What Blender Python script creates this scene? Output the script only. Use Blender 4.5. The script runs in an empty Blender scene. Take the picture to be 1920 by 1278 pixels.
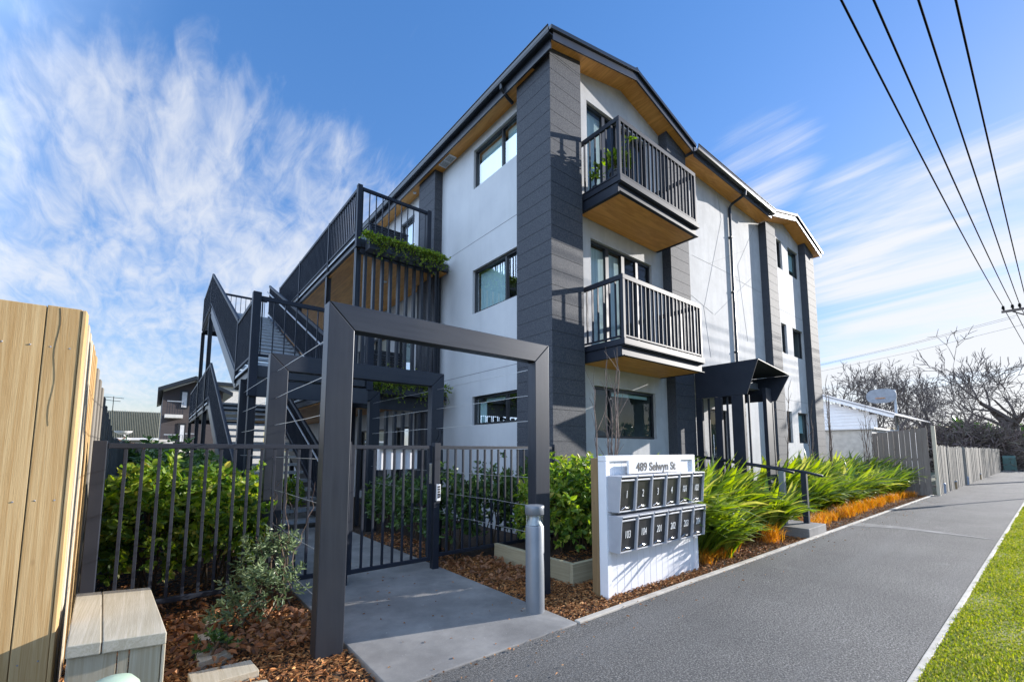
import bpy, math, random
import numpy as np
from mathutils import Vector, Matrix

random.seed(7); RNG = np.random.default_rng(7)
SC = bpy.context.scene
COL = SC.collection

# ------------------------------------------------------------------ camera
F_PX, CX, CY, EYE = 825.25, 960.0, 762.43, 1.5
YAW, PITCH = math.radians(39.054), math.radians(5.675)
FWD = np.array([math.sin(YAW)*math.cos(PITCH), math.cos(YAW)*math.cos(PITCH), math.sin(PITCH)])
RGT = np.array([math.cos(YAW), -math.sin(YAW), 0.0])
UPV = np.cross(RGT, FWD)
CAM = np.array([0, 0, EYE])
def ray(x, y): return RGT*(x-CX)/F_PX - UPV*(y-CY)/F_PX + FWD
def on_z(x, y, z=0.0): d = ray(x, y); return CAM + d*(z-EYE)/d[2]
def on_y(x, y, v): d = ray(x, y); return CAM + d*v/d[1]
def on_x(x, y, v): d = ray(x, y); return CAM + d*v/d[0]
cam = bpy.data.cameras.new('camera'); co = bpy.data.objects.new('camera', cam); COL.objects.link(co)
co.matrix_world = Matrix(((RGT[0], UPV[0], -FWD[0], 0), (RGT[1], UPV[1], -FWD[1], 0), (RGT[2], UPV[2], -FWD[2], EYE), (0, 0, 0, 1)))
cam.sensor_width = 36; cam.lens = F_PX/1920*36; cam.shift_y = (CY-639)/1920; cam.clip_start = 0.05; cam.clip_end = 3000
SC.camera = co

# ------------------------------------------------------------------ helpers
def tag(o, label=None, cat=None, group=None, kind=None):
    if label: o['label'] = label
    if cat: o['category'] = cat
    if group: o['group'] = group
    if kind: o['kind'] = kind
    return o
def thing(name, loc, label, cat, group=None):
    o = bpy.data.objects.new(name, None); COL.objects.link(o); o.location = loc; o.empty_display_size = .2
    return tag(o, label, cat, group)
def attach(o, parent):
    if parent is not None:
        o.parent = parent; o.matrix_parent_inverse = Matrix.Translation(-Vector(parent.location))
def children(o): return [c for c in o.children]
def copy_tree(o, parent=None, loc=None, rz=None, scale=None):
    c = o.copy(); COL.objects.link(c)
    if parent is not None: c.parent = parent
    if loc is not None: c.location = loc
    if rz is not None: c.rotation_euler.z = rz
    if scale is not None: c.scale = (scale,)*3
    for ch in children(o): copy_tree(ch, c)
    return c
class MB:
    def __init__(s): s.v = []; s.f = []; s.m = []
    def add(s, vs, fs, m=0):
        n = len(s.v); s.v += [tuple(map(float, p)) for p in vs]
        s.f += [tuple(n+i for i in f) for f in fs]; s.m += [m]*len(fs); return s
    def box(s, x0, x1, y0, y1, z0, z1, m=0):
        if x0 > x1: x0, x1 = x1, x0
        if y0 > y1: y0, y1 = y1, y0
        if z0 > z1: z0, z1 = z1, z0
        return s.add([(x0,y0,z0),(x1,y0,z0),(x1,y1,z0),(x0,y1,z0),(x0,y0,z1),(x1,y0,z1),(x1,y1,z1),(x0,y1,z1)],
            [(0,3,2,1),(4,5,6,7),(0,1,5,4),(1,2,6,5),(2,3,7,6),(3,0,4,7)], m)
    def quad(s, a, b, c, d, m=0): return s.add([a,b,c,d], [(0,1,2,3)], m)
    def prism(s, poly, ax, a, b, m=0):
        # poly: 2-D outline in the two axes other than ax, extruded from a to b
        def P(p, t): return {'x': (t, p[0], p[1]), 'y': (p[0], t, p[1]), 'z': (p[0], p[1], t)}[ax]
        n = len(poly)
        fs = [tuple(range(n)), tuple(range(2*n-1, n-1, -1))] + [(i, n+i, n+(i+1) % n, (i+1) % n) for i in range(n)]
        return s.add([P(p, a) for p in poly]+[P(p, b) for p in poly], fs, m)
    def bar(s, p, q, w, h, m=0, up=(0,0,1)):
        p = np.array(p, float); q = np.array(q, float); d = q-p; d /= np.linalg.norm(d)
        r = np.cross(d, up)
        if np.linalg.norm(r) < 1e-4: r = np.cross(d, (0,1,0))
        r /= np.linalg.norm(r); u = np.cross(r, d); r = r*w/2; u = u*h/2
        return s.add([p-r-u, p+r-u, p+r+u, p-r+u, q-r-u, q+r-u, q+r+u, q-r+u],
            [(0,1,2,3),(7,6,5,4),(0,4,5,1),(1,5,6,2),(2,6,7,3),(3,7,4,0)], m)
    def tube(s, pts, r, n=8, m=0, cap=True):
        pts = [np.array(p, float) for p in pts]; k = len(pts)
        rs = list(r) if hasattr(r, '__len__') else [r]*k
        base = len(s.v); a = None
        for i, p in enumerate(pts):
            d = pts[min(i+1, k-1)]-pts[max(i-1, 0)]; d = d/(np.linalg.norm(d)+1e-12)
            if a is None:
                a = np.cross(d, (0,0,1)) if abs(d[2]) < .9 else np.cross(d, (0,1,0))
            else: a = a-d*np.dot(a, d)
            a = a/(np.linalg.norm(a)+1e-12); b = np.cross(d, a)
            for j in range(n):
                t = 2*math.pi*j/n; s.v.append(tuple(p+rs[i]*(a*math.cos(t)+b*math.sin(t))))
        fs = []
        for i in range(k-1):
            for j in range(n):
                j2 = (j+1) % n; fs.append((base+i*n+j, base+i*n+j2, base+(i+1)*n+j2, base+(i+1)*n+j))
        if cap: fs += [tuple(base+j for j in range(n-1, -1, -1)), tuple(base+(k-1)*n+j for j in range(n))]
        s.f += fs; s.m += [m]*len(fs); return s
    def lathe(s, c, prof, n=24, m=0):
        base = len(s.v); k = len(prof)
        for r, z in prof:
            for j in range(n):
                t = 2*math.pi*j/n; s.v.append((c[0]+r*math.cos(t), c[1]+r*math.sin(t), c[2]+z))
        fs = [(base+i*n+j, base+i*n+(j+1) % n, base+(i+1)*n+(j+1) % n, base+(i+1)*n+j) for i in range(k-1) for j in range(n)]
        s.f += fs; s.m += [m]*len(fs); return s
    def arr(s, V, Fc, m=0):
        n = len(s.v); s.v += [tuple(p) for p in V.tolist()]
        s.f += [tuple(int(i)+n for i in f) for f in Fc.tolist()]; s.m += [m]*len(Fc); return s
    def build(s, name, mats, parent=None, bevel=0, smooth=False, kind=None):
        V = np.array(s.v); lo = V.min(0); hi = V.max(0)
        o0 = np.array([(lo[0]+hi[0])/2, (lo[1]+hi[1])/2, lo[2]])
        me = bpy.data.meshes.new(name); me.from_pydata((V-o0).tolist(), [], s.f)
        if not isinstance(mats, (list, tuple)): mats = [mats]
        for mt in mats: me.materials.append(mt)
        if len(mats) > 1: me.polygons.foreach_set('material_index', s.m)
        if smooth: me.polygons.foreach_set('use_smooth', [True]*len(me.polygons))
        me.update()
        o = bpy.data.objects.new(name, me); COL.objects.link(o); o.location = o0; attach(o, parent)
        if bevel:
            b = o.modifiers.new('bevel', 'BEVEL'); b.width = bevel; b.segments = 2; b.limit_method = 'ANGLE'; b.angle_limit = math.radians(40)
        if kind: o['kind'] = kind
        return o

# ------------------------------------------------------------------ materials
def lin(c):
    return tuple(c)+(1,) if len(c) == 3 else c
class NT:
    def __init__(s, name):
        s.mat = bpy.data.materials.new(name); s.mat.use_nodes = True; s.t = s.mat.node_tree; s.b = s.t.nodes['Principled BSDF']
        s.out = s.t.nodes['Material Output']
    def n(s, typ, **kw):
        x = s.t.nodes.new(typ)
        for k, v in kw.items():
            if k in x.inputs: x.inputs[k].default_value = v
            else: setattr(x, k, v)
        return x
    def l(s, a, b): s.t.links.new(a, b)
    def coords(s, scale=(1,1,1), rnd=True):
        tc = s.n('ShaderNodeTexCoord'); mp = s.n('ShaderNodeMapping'); mp.inputs['Scale'].default_value = scale
        if rnd:
            oi = s.n('ShaderNodeObjectInfo'); mu = s.n('ShaderNodeVectorMath', operation='MULTIPLY_ADD')
            cb = s.n('ShaderNodeCombineXYZ'); s.l(oi.outputs['Random'], cb.inputs[0]); s.l(oi.outputs['Random'], cb.inputs[1]); s.l(oi.outputs['Random'], cb.inputs[2])
            s.l(cb.outputs[0], mu.inputs[0]); mu.inputs[1].default_value = (31, 47, 53); s.l(tc.outputs['Object'], mu.inputs[2]); s.l(mu.outputs[0], mp.inputs[0])
        else: s.l(tc.outputs['Object'], mp.inputs[0])
        return mp.outputs[0]
    def noise(s, vec, scale, detail=4, rough=.55, dist=0):
        x = s.n('ShaderNodeTexNoise', Scale=scale, Detail=detail, Roughness=rough, Distortion=dist); s.l(vec, x.inputs['Vector']); return x.outputs['Fac']
    def ramp(s, fac, stops):
        x = s.n('ShaderNodeValToRGB'); e = x.color_ramp.elements
        while len(e) < len(stops): e.new(.5)
        for i, (p, c) in enumerate(stops): e[i].position = p; e[i].color = lin(c)
        s.l(fac, x.inputs[0]); return x.outputs[0]
    def mix(s, fac, a, b, mode='MIX'):
        x = s.n('ShaderNodeMix', data_type='RGBA', blend_type=mode)
        for sock, v in ((x.inputs[0], fac), (x.inputs[6], a), (x.inputs[7], b)):
            if hasattr(v, 'is_linked'): s.l(v, sock)
            else: sock.default_value = v if isinstance(v, (int, float)) else lin(v)
        return x.outputs[2]
    def bump(s, h, strength=.3, dist=.01):
        x = s.n('ShaderNodeBump', Strength=strength, Distance=dist); s.l(h, x.inputs['Height']); s.l(x.outputs[0], s.b.inputs['Normal'])
    def base(s, c):
        if hasattr(c, 'is_linked'): s.l(c, s.b.inputs['Base Color'])
        else: s.b.inputs['Base Color'].default_value = lin(c)
    def set(s, **kw):
        for k, v in kw.items(): s.b.inputs[k.replace('_', ' ')].default_value = v
        return s.mat
def mk(name, c1, c2=None, rough=.6, metal=0., spec=.5, scale=6, stretch=(1,1,1), bump=0, bscale=60, bdist=.004, detail=5, lo=.35, hi=.68):
    t = NT(name)
    v = t.coords(stretch)
    c2 = c2 or tuple(x*.8 for x in c1)
    t.base(t.ramp(t.noise(v, scale, detail), [(lo, c1), (hi, c2)]))
    if bump: t.bump(t.noise(v, bscale, 4), bump, bdist)
    return t.set(Roughness=rough, Metallic=metal, Specular_IOR_Level=spec)
M = {}
def mats():
    t = NT('white render'); v = t.coords((1,1,1), False); v2 = t.coords((2.2,2.2,.22), False); a = t.noise(v, 1.1, 6, .65); b = t.noise(v2, 1.6, 6, .65)
    c = t.mix(t.ramp(a, [(.38,(0,0,0)),(.68,(1,1,1))]), (.55,.55,.55), (.49,.492,.50)); c = t.mix(t.ramp(b, [(.52,(0,0,0)),(.80,(.55,.55,.55))]), c, (.43,.43,.432)); t.base(c)
    t.bump(t.noise(v, 70, 4), .3, .004); M['white'] = t.set(Roughness=.75)
    t = NT('street wall panel'); v = t.coords((1,1,1), False); v2 = t.coords((2.6,2.6,.30), False); a = t.noise(v, 1.5, 8, .72); b = t.noise(v2, 1.6, 8, .7)
    c = t.mix(t.ramp(a, [(.36,(0,0,0)),(.64,(1,1,1))]), (.50,.498,.497), (.405,.402,.402)); c = t.mix(t.ramp(b, [(.48,(0,0,0)),(.74,(.7,.7,.7))]), c, (.345,.342,.342)); t.base(c)
    t.bump(t.noise(v, 45, 5, .7), .4, .006); M['panel'] = t.set(Roughness=.8, Specular_IOR_Level=.3)
    M['groove'] = mk('panel groove', (.25,.25,.26), None, .9)
    t = NT('dark cladding'); v = t.coords((1,1,1), False)
    sp = t.noise(v, 55, 6, .7); bl = t.noise(v, 1.4, 4)
    c = t.mix(bl, (.021,.025,.037), (.034,.038,.050)); t.base(t.mix(t.ramp(sp, [(.42,(0,0,0)),(.66,(1,1,1))]), c, (.085,.087,.092)))
    t.bump(sp, .5, .006); M['clad'] = t.set(Roughness=.78, Specular_IOR_Level=.5)
    M['steel'] = mk('dark painted steel', (.020,.023,.031), (.029,.033,.043), .38, 0., .5, 3, bump=.05)
    M['rail'] = mk('dark rail paint', (.013,.017,.027), (.021,.025,.037), .55, 0, .32, 3)
    t = NT('arch steel'); v = t.coords((14,14,.8)); st = t.noise(v, 2.2, 6, .65); v2 = t.coords((1,1,1)); bl = t.noise(v2, 1.6, 5)
    c = t.mix(st, (.012,.015,.023), (.040,.046,.060)); t.base(t.mix(t.ramp(bl, [(.4,(0,0,0)),(.75,(.7,.7,.7))]), c, (.042,.044,.050)))
    t.bump(t.noise(v2, 40, 4), .06, .003); M['arch'] = t.set(Roughness=.40, Metallic=.35, Specular_IOR_Level=.5)
    t = NT('arch steel beam'); v = t.coords((.8,14,14)); st = t.noise(v, 2.2, 6, .65); v2 = t.coords((1,1,1)); bl = t.noise(v2, 1.6, 5)
    c = t.mix(st, (.012,.015,.023), (.040,.046,.060)); t.base(t.mix(t.ramp(bl, [(.4,(0,0,0)),(.75,(.7,.7,.7))]), c, (.042,.044,.050)))
    t.bump(t.noise(v2, 40, 4), .06, .003); M['archbeam'] = t.set(Roughness=.40, Metallic=.35, Specular_IOR_Level=.5)
    def ply(name, stretch, a=(.80,.385,.100), b=(.62,.26,.058)):
        t = NT(name); v = t.coords(stretch); n1 = t.noise(v, 1.6, 5, .6, 1.2); n2 = t.noise(v, 6, 4, .6, .4)
        c = t.ramp(n1, [(.30, a), (.48, b), (.55, a), (.70, tuple(x*1.18 for x in a))]); t.base(t.mix(t.ramp(n2, [(.35,(.75,.75,.75)),(.7,(1,1,1))]), (0,0,0), c, 'MIX') if False else t.mix(.45, c, t.ramp(n2, [(.35, b), (.68, a)])))
        return t.set(Roughness=.5, Specular_IOR_Level=.4)
    M['plyx'] = ply('plywood lining', (.5,4,4)); M['plyy'] = ply('plywood lining along', (4,.5,4))
    def glassm(name, tint, gloss=(.95,.97,1), boost=.0):
        t = NT(name); t.t.nodes.remove(t.b)
        tr = t.n('ShaderNodeBsdfTransparent', Color=lin(tint)); gl = t.n('ShaderNodeBsdfGlossy', Color=lin(gloss), Roughness=.015)
        fr = t.n('ShaderNodeFresnel', IOR=1.6); ma = t.n('ShaderNodeMath', operation='MULTIPLY_ADD'); t.l(fr.outputs[0], ma.inputs[0]); ma.inputs[1].default_value = .42; ma.inputs[2].default_value = boost
        mx = t.n('ShaderNodeMixShader'); t.l(ma.outputs[0], mx.inputs[0]); t.l(tr.outputs[0], mx.inputs[1]); t.l(gl.outputs[0], mx.inputs[2]); t.l(mx.outputs[0], t.out.inputs[0])
        return t.mat
    M['glass'] = glassm('window glass', (.78,.88,.88), boost=.01)
    M['lampglass'] = glassm('clear lamp glass', (.92,.95,.95))
    M['frame'] = mk('dark aluminium frame', (.020,.022,.026), None, .4)
    M['blind'] = mk('pale roller blind', (.66,.80,.82), (.60,.74,.76), .9, stretch=(1,1,.2), scale=8)
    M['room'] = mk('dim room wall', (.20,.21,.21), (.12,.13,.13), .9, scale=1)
    M['curtain'] = mk('pale curtain', (.72,.74,.74), (.5,.53,.54), .9, stretch=(14,14,.3), scale=2)
    M['gutter'] = mk('dark gutter', (.016,.020,.027), None, .3)
    M['galv'] = mk('galvanised steel', (.48,.50,.52), (.36,.38,.40), .42, .5, scale=12)
    M['hand'] = mk('bright handrail', (.45,.47,.5), None, .3, .6)
    # ground
    t = NT('asphalt'); v = t.coords((1,1,1), False); a = t.noise(v, 74, 5, .78); b = t.noise(v, .7, 5, .6); d = t.noise(v, 24, 4, .75); v3 = t.coords((.10,1.6,1), False); w = t.noise(v3, 1.3, 5)
    c = t.ramp(a, [(.36, (.032,.031,.030)), (.50, (.098,.094,.089)), (.63, (.29,.277,.26))])
    c = t.mix(t.ramp(d, [(.36,(.6,.6,.6)),(.47,(0,0,0))]), c, (.046,.045,.045)); c = t.mix(t.ramp(d, [(.58,(0,0,0)),(.68,(.4,.4,.4))]), c, (.19,.184,.176))
    c = t.mix(t.ramp(b, [(.34,(0,0,0)),(.70,(.6,.6,.6))]), c, (.060,.059,.058)); c = t.mix(t.ramp(w, [(.50,(0,0,0)),(.72,(.35,.35,.35))]), c, (.15,.147,.143)); c = t.mix(t.ramp(t.noise(v, 2.6, 6, .7, .5), [(.60,(0,0,0)),(.74,(.45,.45,.45))]), c, (.20,.195,.19)); t.base(c)
    ad = t.n('ShaderNodeMath', operation='ADD'); t.l(a, ad.inputs[0]); t.l(d, ad.inputs[1]); t.bump(ad.outputs[0], .8, .010)
    M['asphalt'] = t.set(Roughness=.85, Specular_IOR_Level=.25)
    t = NT('grey concrete'); v = t.coords((1,1,1), False); a = t.noise(v, 2.2, 6, .65); b = t.noise(v, 90, 4, .7)
    c = t.ramp(a, [(.3, (.135,.129,.123)), (.5, (.198,.189,.178)), (.72, (.275,.262,.244))]); c = t.mix(t.ramp(t.noise(v, .9, 5, .6, .6), [(.50,(0,0,0)),(.66,(.5,.5,.5))]), c, (.12,.115,.11)); c = t.mix(t.ramp(t.noise(v, 26, 3), [(.72,(0,0,0)),(.78,(.8,.8,.8))]), c, (.40,.385,.36)); t.base(t.mix(t.ramp(b, [(.55,(0,0,0)),(.8,(.6,.6,.6))]), c, (.30,.29,.28)))
    t.bump(b, .25, .003); M['conc'] = t.set(Roughness=.8, Specular_IOR_Level=.3)
    M['kerb'] = mk('pale edging', (.50,.455,.39), (.33,.295,.25), .85, scale=5, bump=.4, bscale=40)
    M['patch'] = mk('light mortar patch', (.17,.167,.16), (.105,.103,.10), .85, scale=4, lo=.4, hi=.6)
    M['soil'] = mk('soil', (.050,.028,.015), (.022,.013,.008), .95, scale=14, bump=.8, bscale=30, bdist=.02)
    M['far'] = mk('far ground', (.075,.085,.035), (.10,.095,.07), .95, scale=.3)
    M['road'] = mk('far road', (.16,.16,.16), None, .8, scale=3)
    M['turf'] = mk('turf', (.13,.16,.016), (.23,.21,.045), .9, scale=5, bump=.6, bscale=80, bdist=.02)
    def island(name, stops, rough=.6, transl=.0, tc=None, spec=.4):
        t = NT(name); g = t.n('ShaderNodeNewGeometry'); c = t.ramp(g.outputs['Random Per Island'], stops); t.base(c)
        t.set(Roughness=rough, Specular_IOR_Level=spec)
        if transl:
            tr = t.n('ShaderNodeBsdfTranslucent'); hs = t.n('ShaderNodeHueSaturation', Saturation=1.15, Value=1.35); t.l(c, hs.inputs['Color']); t.l(hs.outputs[0], tr.inputs['Color'])
            mx = t.n('ShaderNodeMixShader'); mx.inputs[0].default_value = transl; t.l(t.b.outputs[0], mx.inputs[1]); t.l(tr.outputs[0], mx.inputs[2]); t.l(mx.outputs[0], t.out.inputs[0])
        return t.mat
    M['chips'] = island('bark chips', [(0,(.13,.052,.017)),(.3,(.28,.105,.030)),(.6,(.42,.175,.052)),(.85,(.52,.27,.10)),(1,(.07,.033,.018))], .8)
    M['dry'] = island('dry leaves', [(0,(.24,.10,.045)),(.5,(.34,.165,.075)),(1,(.17,.085,.05))], .75, .15)
    M['leaf'] = island('broad green leaves', [(0,(.045,.10,.022)),(.3,(.12,.21,.034)),(.65,(.24,.33,.045)),(.9,(.36,.42,.07)),(1,(.44,.38,.10))], .42, .5)
    M['leafd'] = island('dark green leaves', [(0,(.036,.082,.024)),(.5,(.07,.135,.034)),(1,(.13,.20,.042))], .34, .22)
    M['leafs'] = island('grey green leaves', [(0,(.075,.12,.055)),(.5,(.14,.195,.09)),(1,(.23,.28,.14))], .4, .22)
    M['strap'] = island('strap leaves', [(0,(.085,.15,.035)),(.3,(.17,.25,.035)),(.65,(.30,.37,.045)),(.93,(.44,.47,.10)),(1,(.40,.30,.14))], .38, .48, spec=.6)
    M['vine'] = island('trailing leaves', [(0,(.10,.18,.022)),(.5,(.20,.29,.036)),(1,(.34,.40,.06))], .45, .45)
    M['sedge'] = island('orange sedge', [(0,(.46,.14,.014)),(.4,(.66,.27,.020)),(.8,(.74,.38,.045)),(1,(.42,.28,.06))], .5, .4)
    M['blade'] = island('grass blades', [(0,(.13,.18,.016)),(.4,(.25,.30,.022)),(.75,(.37,.38,.040)),(1,(.46,.40,.12))], .7, .45, spec=.15)
    M['twig'] = mk('bare twig bark', (.20,.145,.115), (.11,.075,.06), .85, scale=20)
    M['trunk'] = mk('dark bark', (.15,.118,.102), (.085,.066,.057), .9, scale=6, bump=.5, bscale=20, bdist=.02)
    M['brush'] = island('winter brush', [(0,(.11,.08,.075)),(.5,(.16,.115,.10)),(1,(.12,.105,.07))], .9)
    M['stem'] = mk('brown stems', (.09,.06,.035), None, .85)
    # timber
    def timber(name, a, b, k, axis='z', rough=.7, knots=True):
        st = {'z': (11,11,.26), 'x': (.26,11,11), 'y': (11,.26,11)}[axis]
        t = NT(name); v = t.coords(st); n = t.noise(v, 1.7, 6, .62, .8); f = t.noise(v, 9, 5, .65); lw = t.noise(t.coords((1.2,1.2,.5)), 1.3, 4)
        c = t.ramp(n, [(.28, a), (.45, b), (.52, a), (.62, b), (.75, tuple(x*1.1 for x in a))])
        c = t.mix(.40, c, t.ramp(f, [(.35, b), (.65, a)])); c = t.mix(t.ramp(lw, [(.42,(0,0,0)),(.72,(.55,.55,.55))]), c, tuple(x*.72 for x in b))
        if knots:
            v2 = t.coords({'z': (3.4,3.4,1.5), 'x': (1.5,3.4,3.4), 'y': (3.4,1.5,3.4)}[axis]); vo = t.n('ShaderNodeTexVoronoi', Scale=1.0); t.l(v2, vo.inputs['Vector'])
            c = t.mix(t.ramp(vo.outputs['Distance'], [(.035,(1,1,1)),(.065,(0,0,0))]), c, k)
        w = t.n('ShaderNodeTexNoise', Scale=45, Detail=3); t.l(v, w.inputs['Vector']); t.base(c); t.bump(w.outputs['Fac'], .3, .004)
        return t.set(Roughness=rough, Specular_IOR_Level=.3)
    M['pine'] = timber('fresh pine', (.55,.40,.21), (.38,.23,.09), (.17,.085,.035))
    M['pinepale'] = timber('pale pine', (.62,.55,.43), (.50,.42,.30), (.28,.2,.12))
    M['greyfence'] = timber('weathered grey fence', (.27,.225,.19), (.18,.145,.12), (.08,.07,.06))
    M['oldfence'] = timber('old fence', (.30,.27,.225), (.15,.135,.12), (.06,.05,.045))
    M['sleeper'] = timber('treated sleeper', (.42,.37,.25), (.30,.26,.165), (.16,.12,.07), 'x')
    M['sleepery'] = timber('treated sleeper along', (.42,.37,.25), (.30,.26,.165), (.16,.12,.07), 'y')
    M['greyboard'] = timber('silvered board', (.50,.445,.35), (.365,.315,.225), (.2,.17,.13), 'y')
    M['boxboard'] = timber('box board', (.45,.39,.29), (.33,.265,.17), (.2,.14,.08), 'z')
    M['post'] = timber('brown post', (.30,.20,.10), (.22,.14,.065), (.1,.06,.03))
    # small objects
    M['whitepaint'] = mk('white paint', (.78,.78,.79), (.72,.72,.735), .5, scale=3)
    M['boxgrey'] = mk('silver powdercoat', (.44,.45,.48), (.39,.40,.43), .45, .2, scale=8)
    M['boxdoor'] = mk('black letterbox door', (.018,.018,.02), (.032,.032,.034), .28, scale=10)
    M['dot'] = mk('white lettering', (.82,.82,.80), None, .6)
    M['black'] = mk('black lettering', (.02,.02,.022), None, .6)
    M['sign'] = mk('sign plate', (.66,.66,.66), None, .5)
    M['chrome'] = mk('chrome', (.7,.7,.7), None, .18, 1.)
    M['bollard'] = mk('grey bollard paint', (.20,.215,.235), (.17,.185,.205), .42, .3, scale=5)
    M['wire'] = mk('steel wire', (.55,.55,.55), None, .35, .7)
    M['cable'] = mk('black cable', (.006,.006,.007), None, .95, 0, .05)
    M['mint'] = mk('pale green plastic', (.36,.45,.34), (.32,.41,.31), .45, scale=4)
    M['bin'] = mk('green cabinet', (.05,.10,.085), None, .5)
    M['brick'] = mk('dark brown cladding', (.060,.048,.047), (.045,.036,.035), .7, stretch=(.2,.2,6), scale=4)
    M['iron'] = mk('green roof iron', (.130,.125,.085), (.095,.092,.062), .55, scale=4)
    M['wall2'] = mk('cream wall', (.60,.57,.52), None, .8)
    M['stub'] = mk('grey plastic stub', (.25,.28,.33), None, .5)
    M['pot'] = mk('black plant pot', (.03,.03,.034), None, .5)
    M['hoop'] = mk('grey backboard', (.28,.29,.31), None, .6)
mats()

# ------------------------------------------------------------------ walls and windows
def wall_grid(mb, ax, p, u0, u1, z0, z1, holes, inn=1, depth=.12, m=0):
    us = sorted({u0, u1} | {min(max(h[i], u0), u1) for h in holes for i in (0, 1)}); zs = sorted({z0, z1} | {h[i] for h in holes for i in (2, 3)})
    P = (lambda u, z, d=0.: (u, p+d*inn, z)) if ax == 'y' else (lambda u, z, d=0.: (p+d*inn, u, z))
    for i in range(len(us)-1):
        for j in range(len(zs)-1):
            cu, cz = (us[i]+us[i+1])/2, (zs[j]+zs[j+1])/2
            if any(h[0] < cu < h[1] and h[2] < cz < h[3] for h in holes): continue
            mb.quad(P(us[i], zs[j]), P(us[i+1], zs[j]), P(us[i+1], zs[j+1]), P(us[i], zs[j+1]), m)
    for a, b, c, d in holes:
        for (q, r) in (((a, c), (b, c)), ((b, c), (b, d)), ((b, d), (a, d)), ((a, d), (a, c))):
            mb.quad(P(*q), P(*r), P(*r, depth), P(*q, depth), m)
def window(root, ax, p, rect, mull=(), inn=1, blind=None, name='window', stile=.05, bmat='blind', rec=.06, room=True):
    u0, u1, z0, z1 = rect
    def bx(mb, a, b, c, d, e, f, m=0):   # u a..b, depth c..d, z e..f
        c, d = p+c*inn, p+d*inn
        mb.box(a, b, c, d, e, f, m) if ax == 'y' else mb.box(c, d, a, b, e, f, m)
    def Q(mb, pts, m=0):
        mb.quad(*[(u, p+d*inn, z) if ax == 'y' else (p+d*inn, u, z) for u, z, d in pts], m)
    e = .003; w = .05; r0, r1 = rec, rec+.055
    fr = MB()
    bx(fr, u0+e, u0+w, r0, r1, z0+e, z1-e); bx(fr, u1-w, u1-e, r0, r1, z0+e, z1-e)
    bx(fr, u0+w, u1-w, r0, r1, z0+e, z0+w); bx(fr, u0+w, u1-w, r0, r1, z1-w, z1-e)
    for k in mull: bx(fr, k-stile/2, k+stile/2, r0-.006, r1, z0+w, z1-w)
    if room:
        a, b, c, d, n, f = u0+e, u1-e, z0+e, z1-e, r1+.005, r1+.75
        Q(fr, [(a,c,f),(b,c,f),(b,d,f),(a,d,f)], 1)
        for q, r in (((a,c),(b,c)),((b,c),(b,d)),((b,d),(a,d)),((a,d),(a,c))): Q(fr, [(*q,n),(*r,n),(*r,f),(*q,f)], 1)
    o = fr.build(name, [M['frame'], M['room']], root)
    edges = [u0+w]+[x for k in mull for x in (k-stile/2, k+stile/2)]+[u1-w]
    for i in range(0, len(edges), 2):
        g = MB(); Q(g, [(edges[i], z0+w, r0+.028), (edges[i+1], z0+w, r0+.028), (edges[i+1], z1-w, r0+.028), (edges[i], z1-w, r0+.028)]); g.build('pane', M['glass'], o)
    if blind:
        for (a, b, c) in blind:    # u from, u to, bottom z
            g = MB(); bx(g, a, b, r1+.06, r1+.075, c, z1-w-.01); g.build('blind', M[bmat], o)
    return o

# ------------------------------------------------------------------ apartment building
FY, LX = 5.42, 5.31            # render planes: street wall and side wall
GX, GZ, SL = 7.45, 9.33, .257  # apex of the near gable soffit
RX = 16.57
def zs(x, gx=GX): return GZ-SL*abs(x-gx)
B = thing('apartment_building', (7.4, 5.2, 0), 'white rendered three storey apartment block with charcoal clad columns and ply eaves', 'building')
W3 = [(6.32, 8.40, 6.22, 8.51), (6.37, 8.43, 3.34, 5.63), (6.40, 8.42, 1.74, 2.73)]
RW = [(15.83, 16.28, z0, z1) for z0, z1 in ((7.61, 8.62), (4.70, 5.71), (1.75, 2.78))]+[(16.83, 17.80, z0, z1) for z0, z1 in ((7.61, 8.62), (4.70, 5.71), (1.75, 2.78))]
LW = [(6.16, 7.94, 7.42, 8.36), (6.16, 7.94, 4.50, 5.50), (6.16, 7.92, 2.04, 2.66)]
GAL = [(10.9, 11.8, b, b+2.05) for b in (.1, 3.0, 6.1)]+[(12.6, 14.6, b+.1, b+2.05) for b in (.1, 3.0, 6.1)]
DOORW = (10.75, 11.75, .46, 2.55)
mb = MB()
wall_grid(mb, 'y', FY, 5.6, 9.0, -.2, 8.6, W3)
mb.add([(5.6,FY,8.6),(9.0,FY,8.6),(9.0,FY,zs(9.0)),(GX,FY,GZ),(5.6,FY,zs(5.6))], [(0,1,2,3,4)])
wall_grid(mb, 'y', FY, 9.0, 14.6, -.2, 8.68, [DOORW])
wall_grid(mb, 'y', FY, 14.6, 18.3, -.2, 8.66, RW)
mb.add([(14.6,FY,8.66),(18.3,FY,8.66),(18.3,FY,zs(18.3,RX)),(RX,FY,GZ),(14.6,FY,zs(14.6,RX))], [(0,1,2,3,4)])
for zz in (6.15, 3.15): mb.box(5.905, 8.875, FY-.002, FY+.02, zz, zz+.012, 1); mb.box(15.155, 17.87, FY-.002, FY+.02, zz, zz+.012, 1)
for (a, b) in (((1297,478),(1383.6,521)),((1352,412),(1321,572)),((1329,494),(1395,470)),((1415,423),(1383,498)),((1376,521),(1427,549)),((1291,549),(1337,588)),((1319,572),(1333,670)),((1340,590),(1410,520)),((1383,498),(1402,640)),((1345,365),(1352,412))):
    a = on_y(*a, FY-.001); b = on_y(*b, FY-.001); a[2] = min(a[2], 8.63); b[2] = min(b[2], 8.63); a[0] = max(a[0], 9.75); mb.bar(a, b, .004, .007, 1, up=(0,1,0))
wall_f = mb.build('street_wall', [M['panel'], M['groove']], B)
mb = MB()
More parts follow.
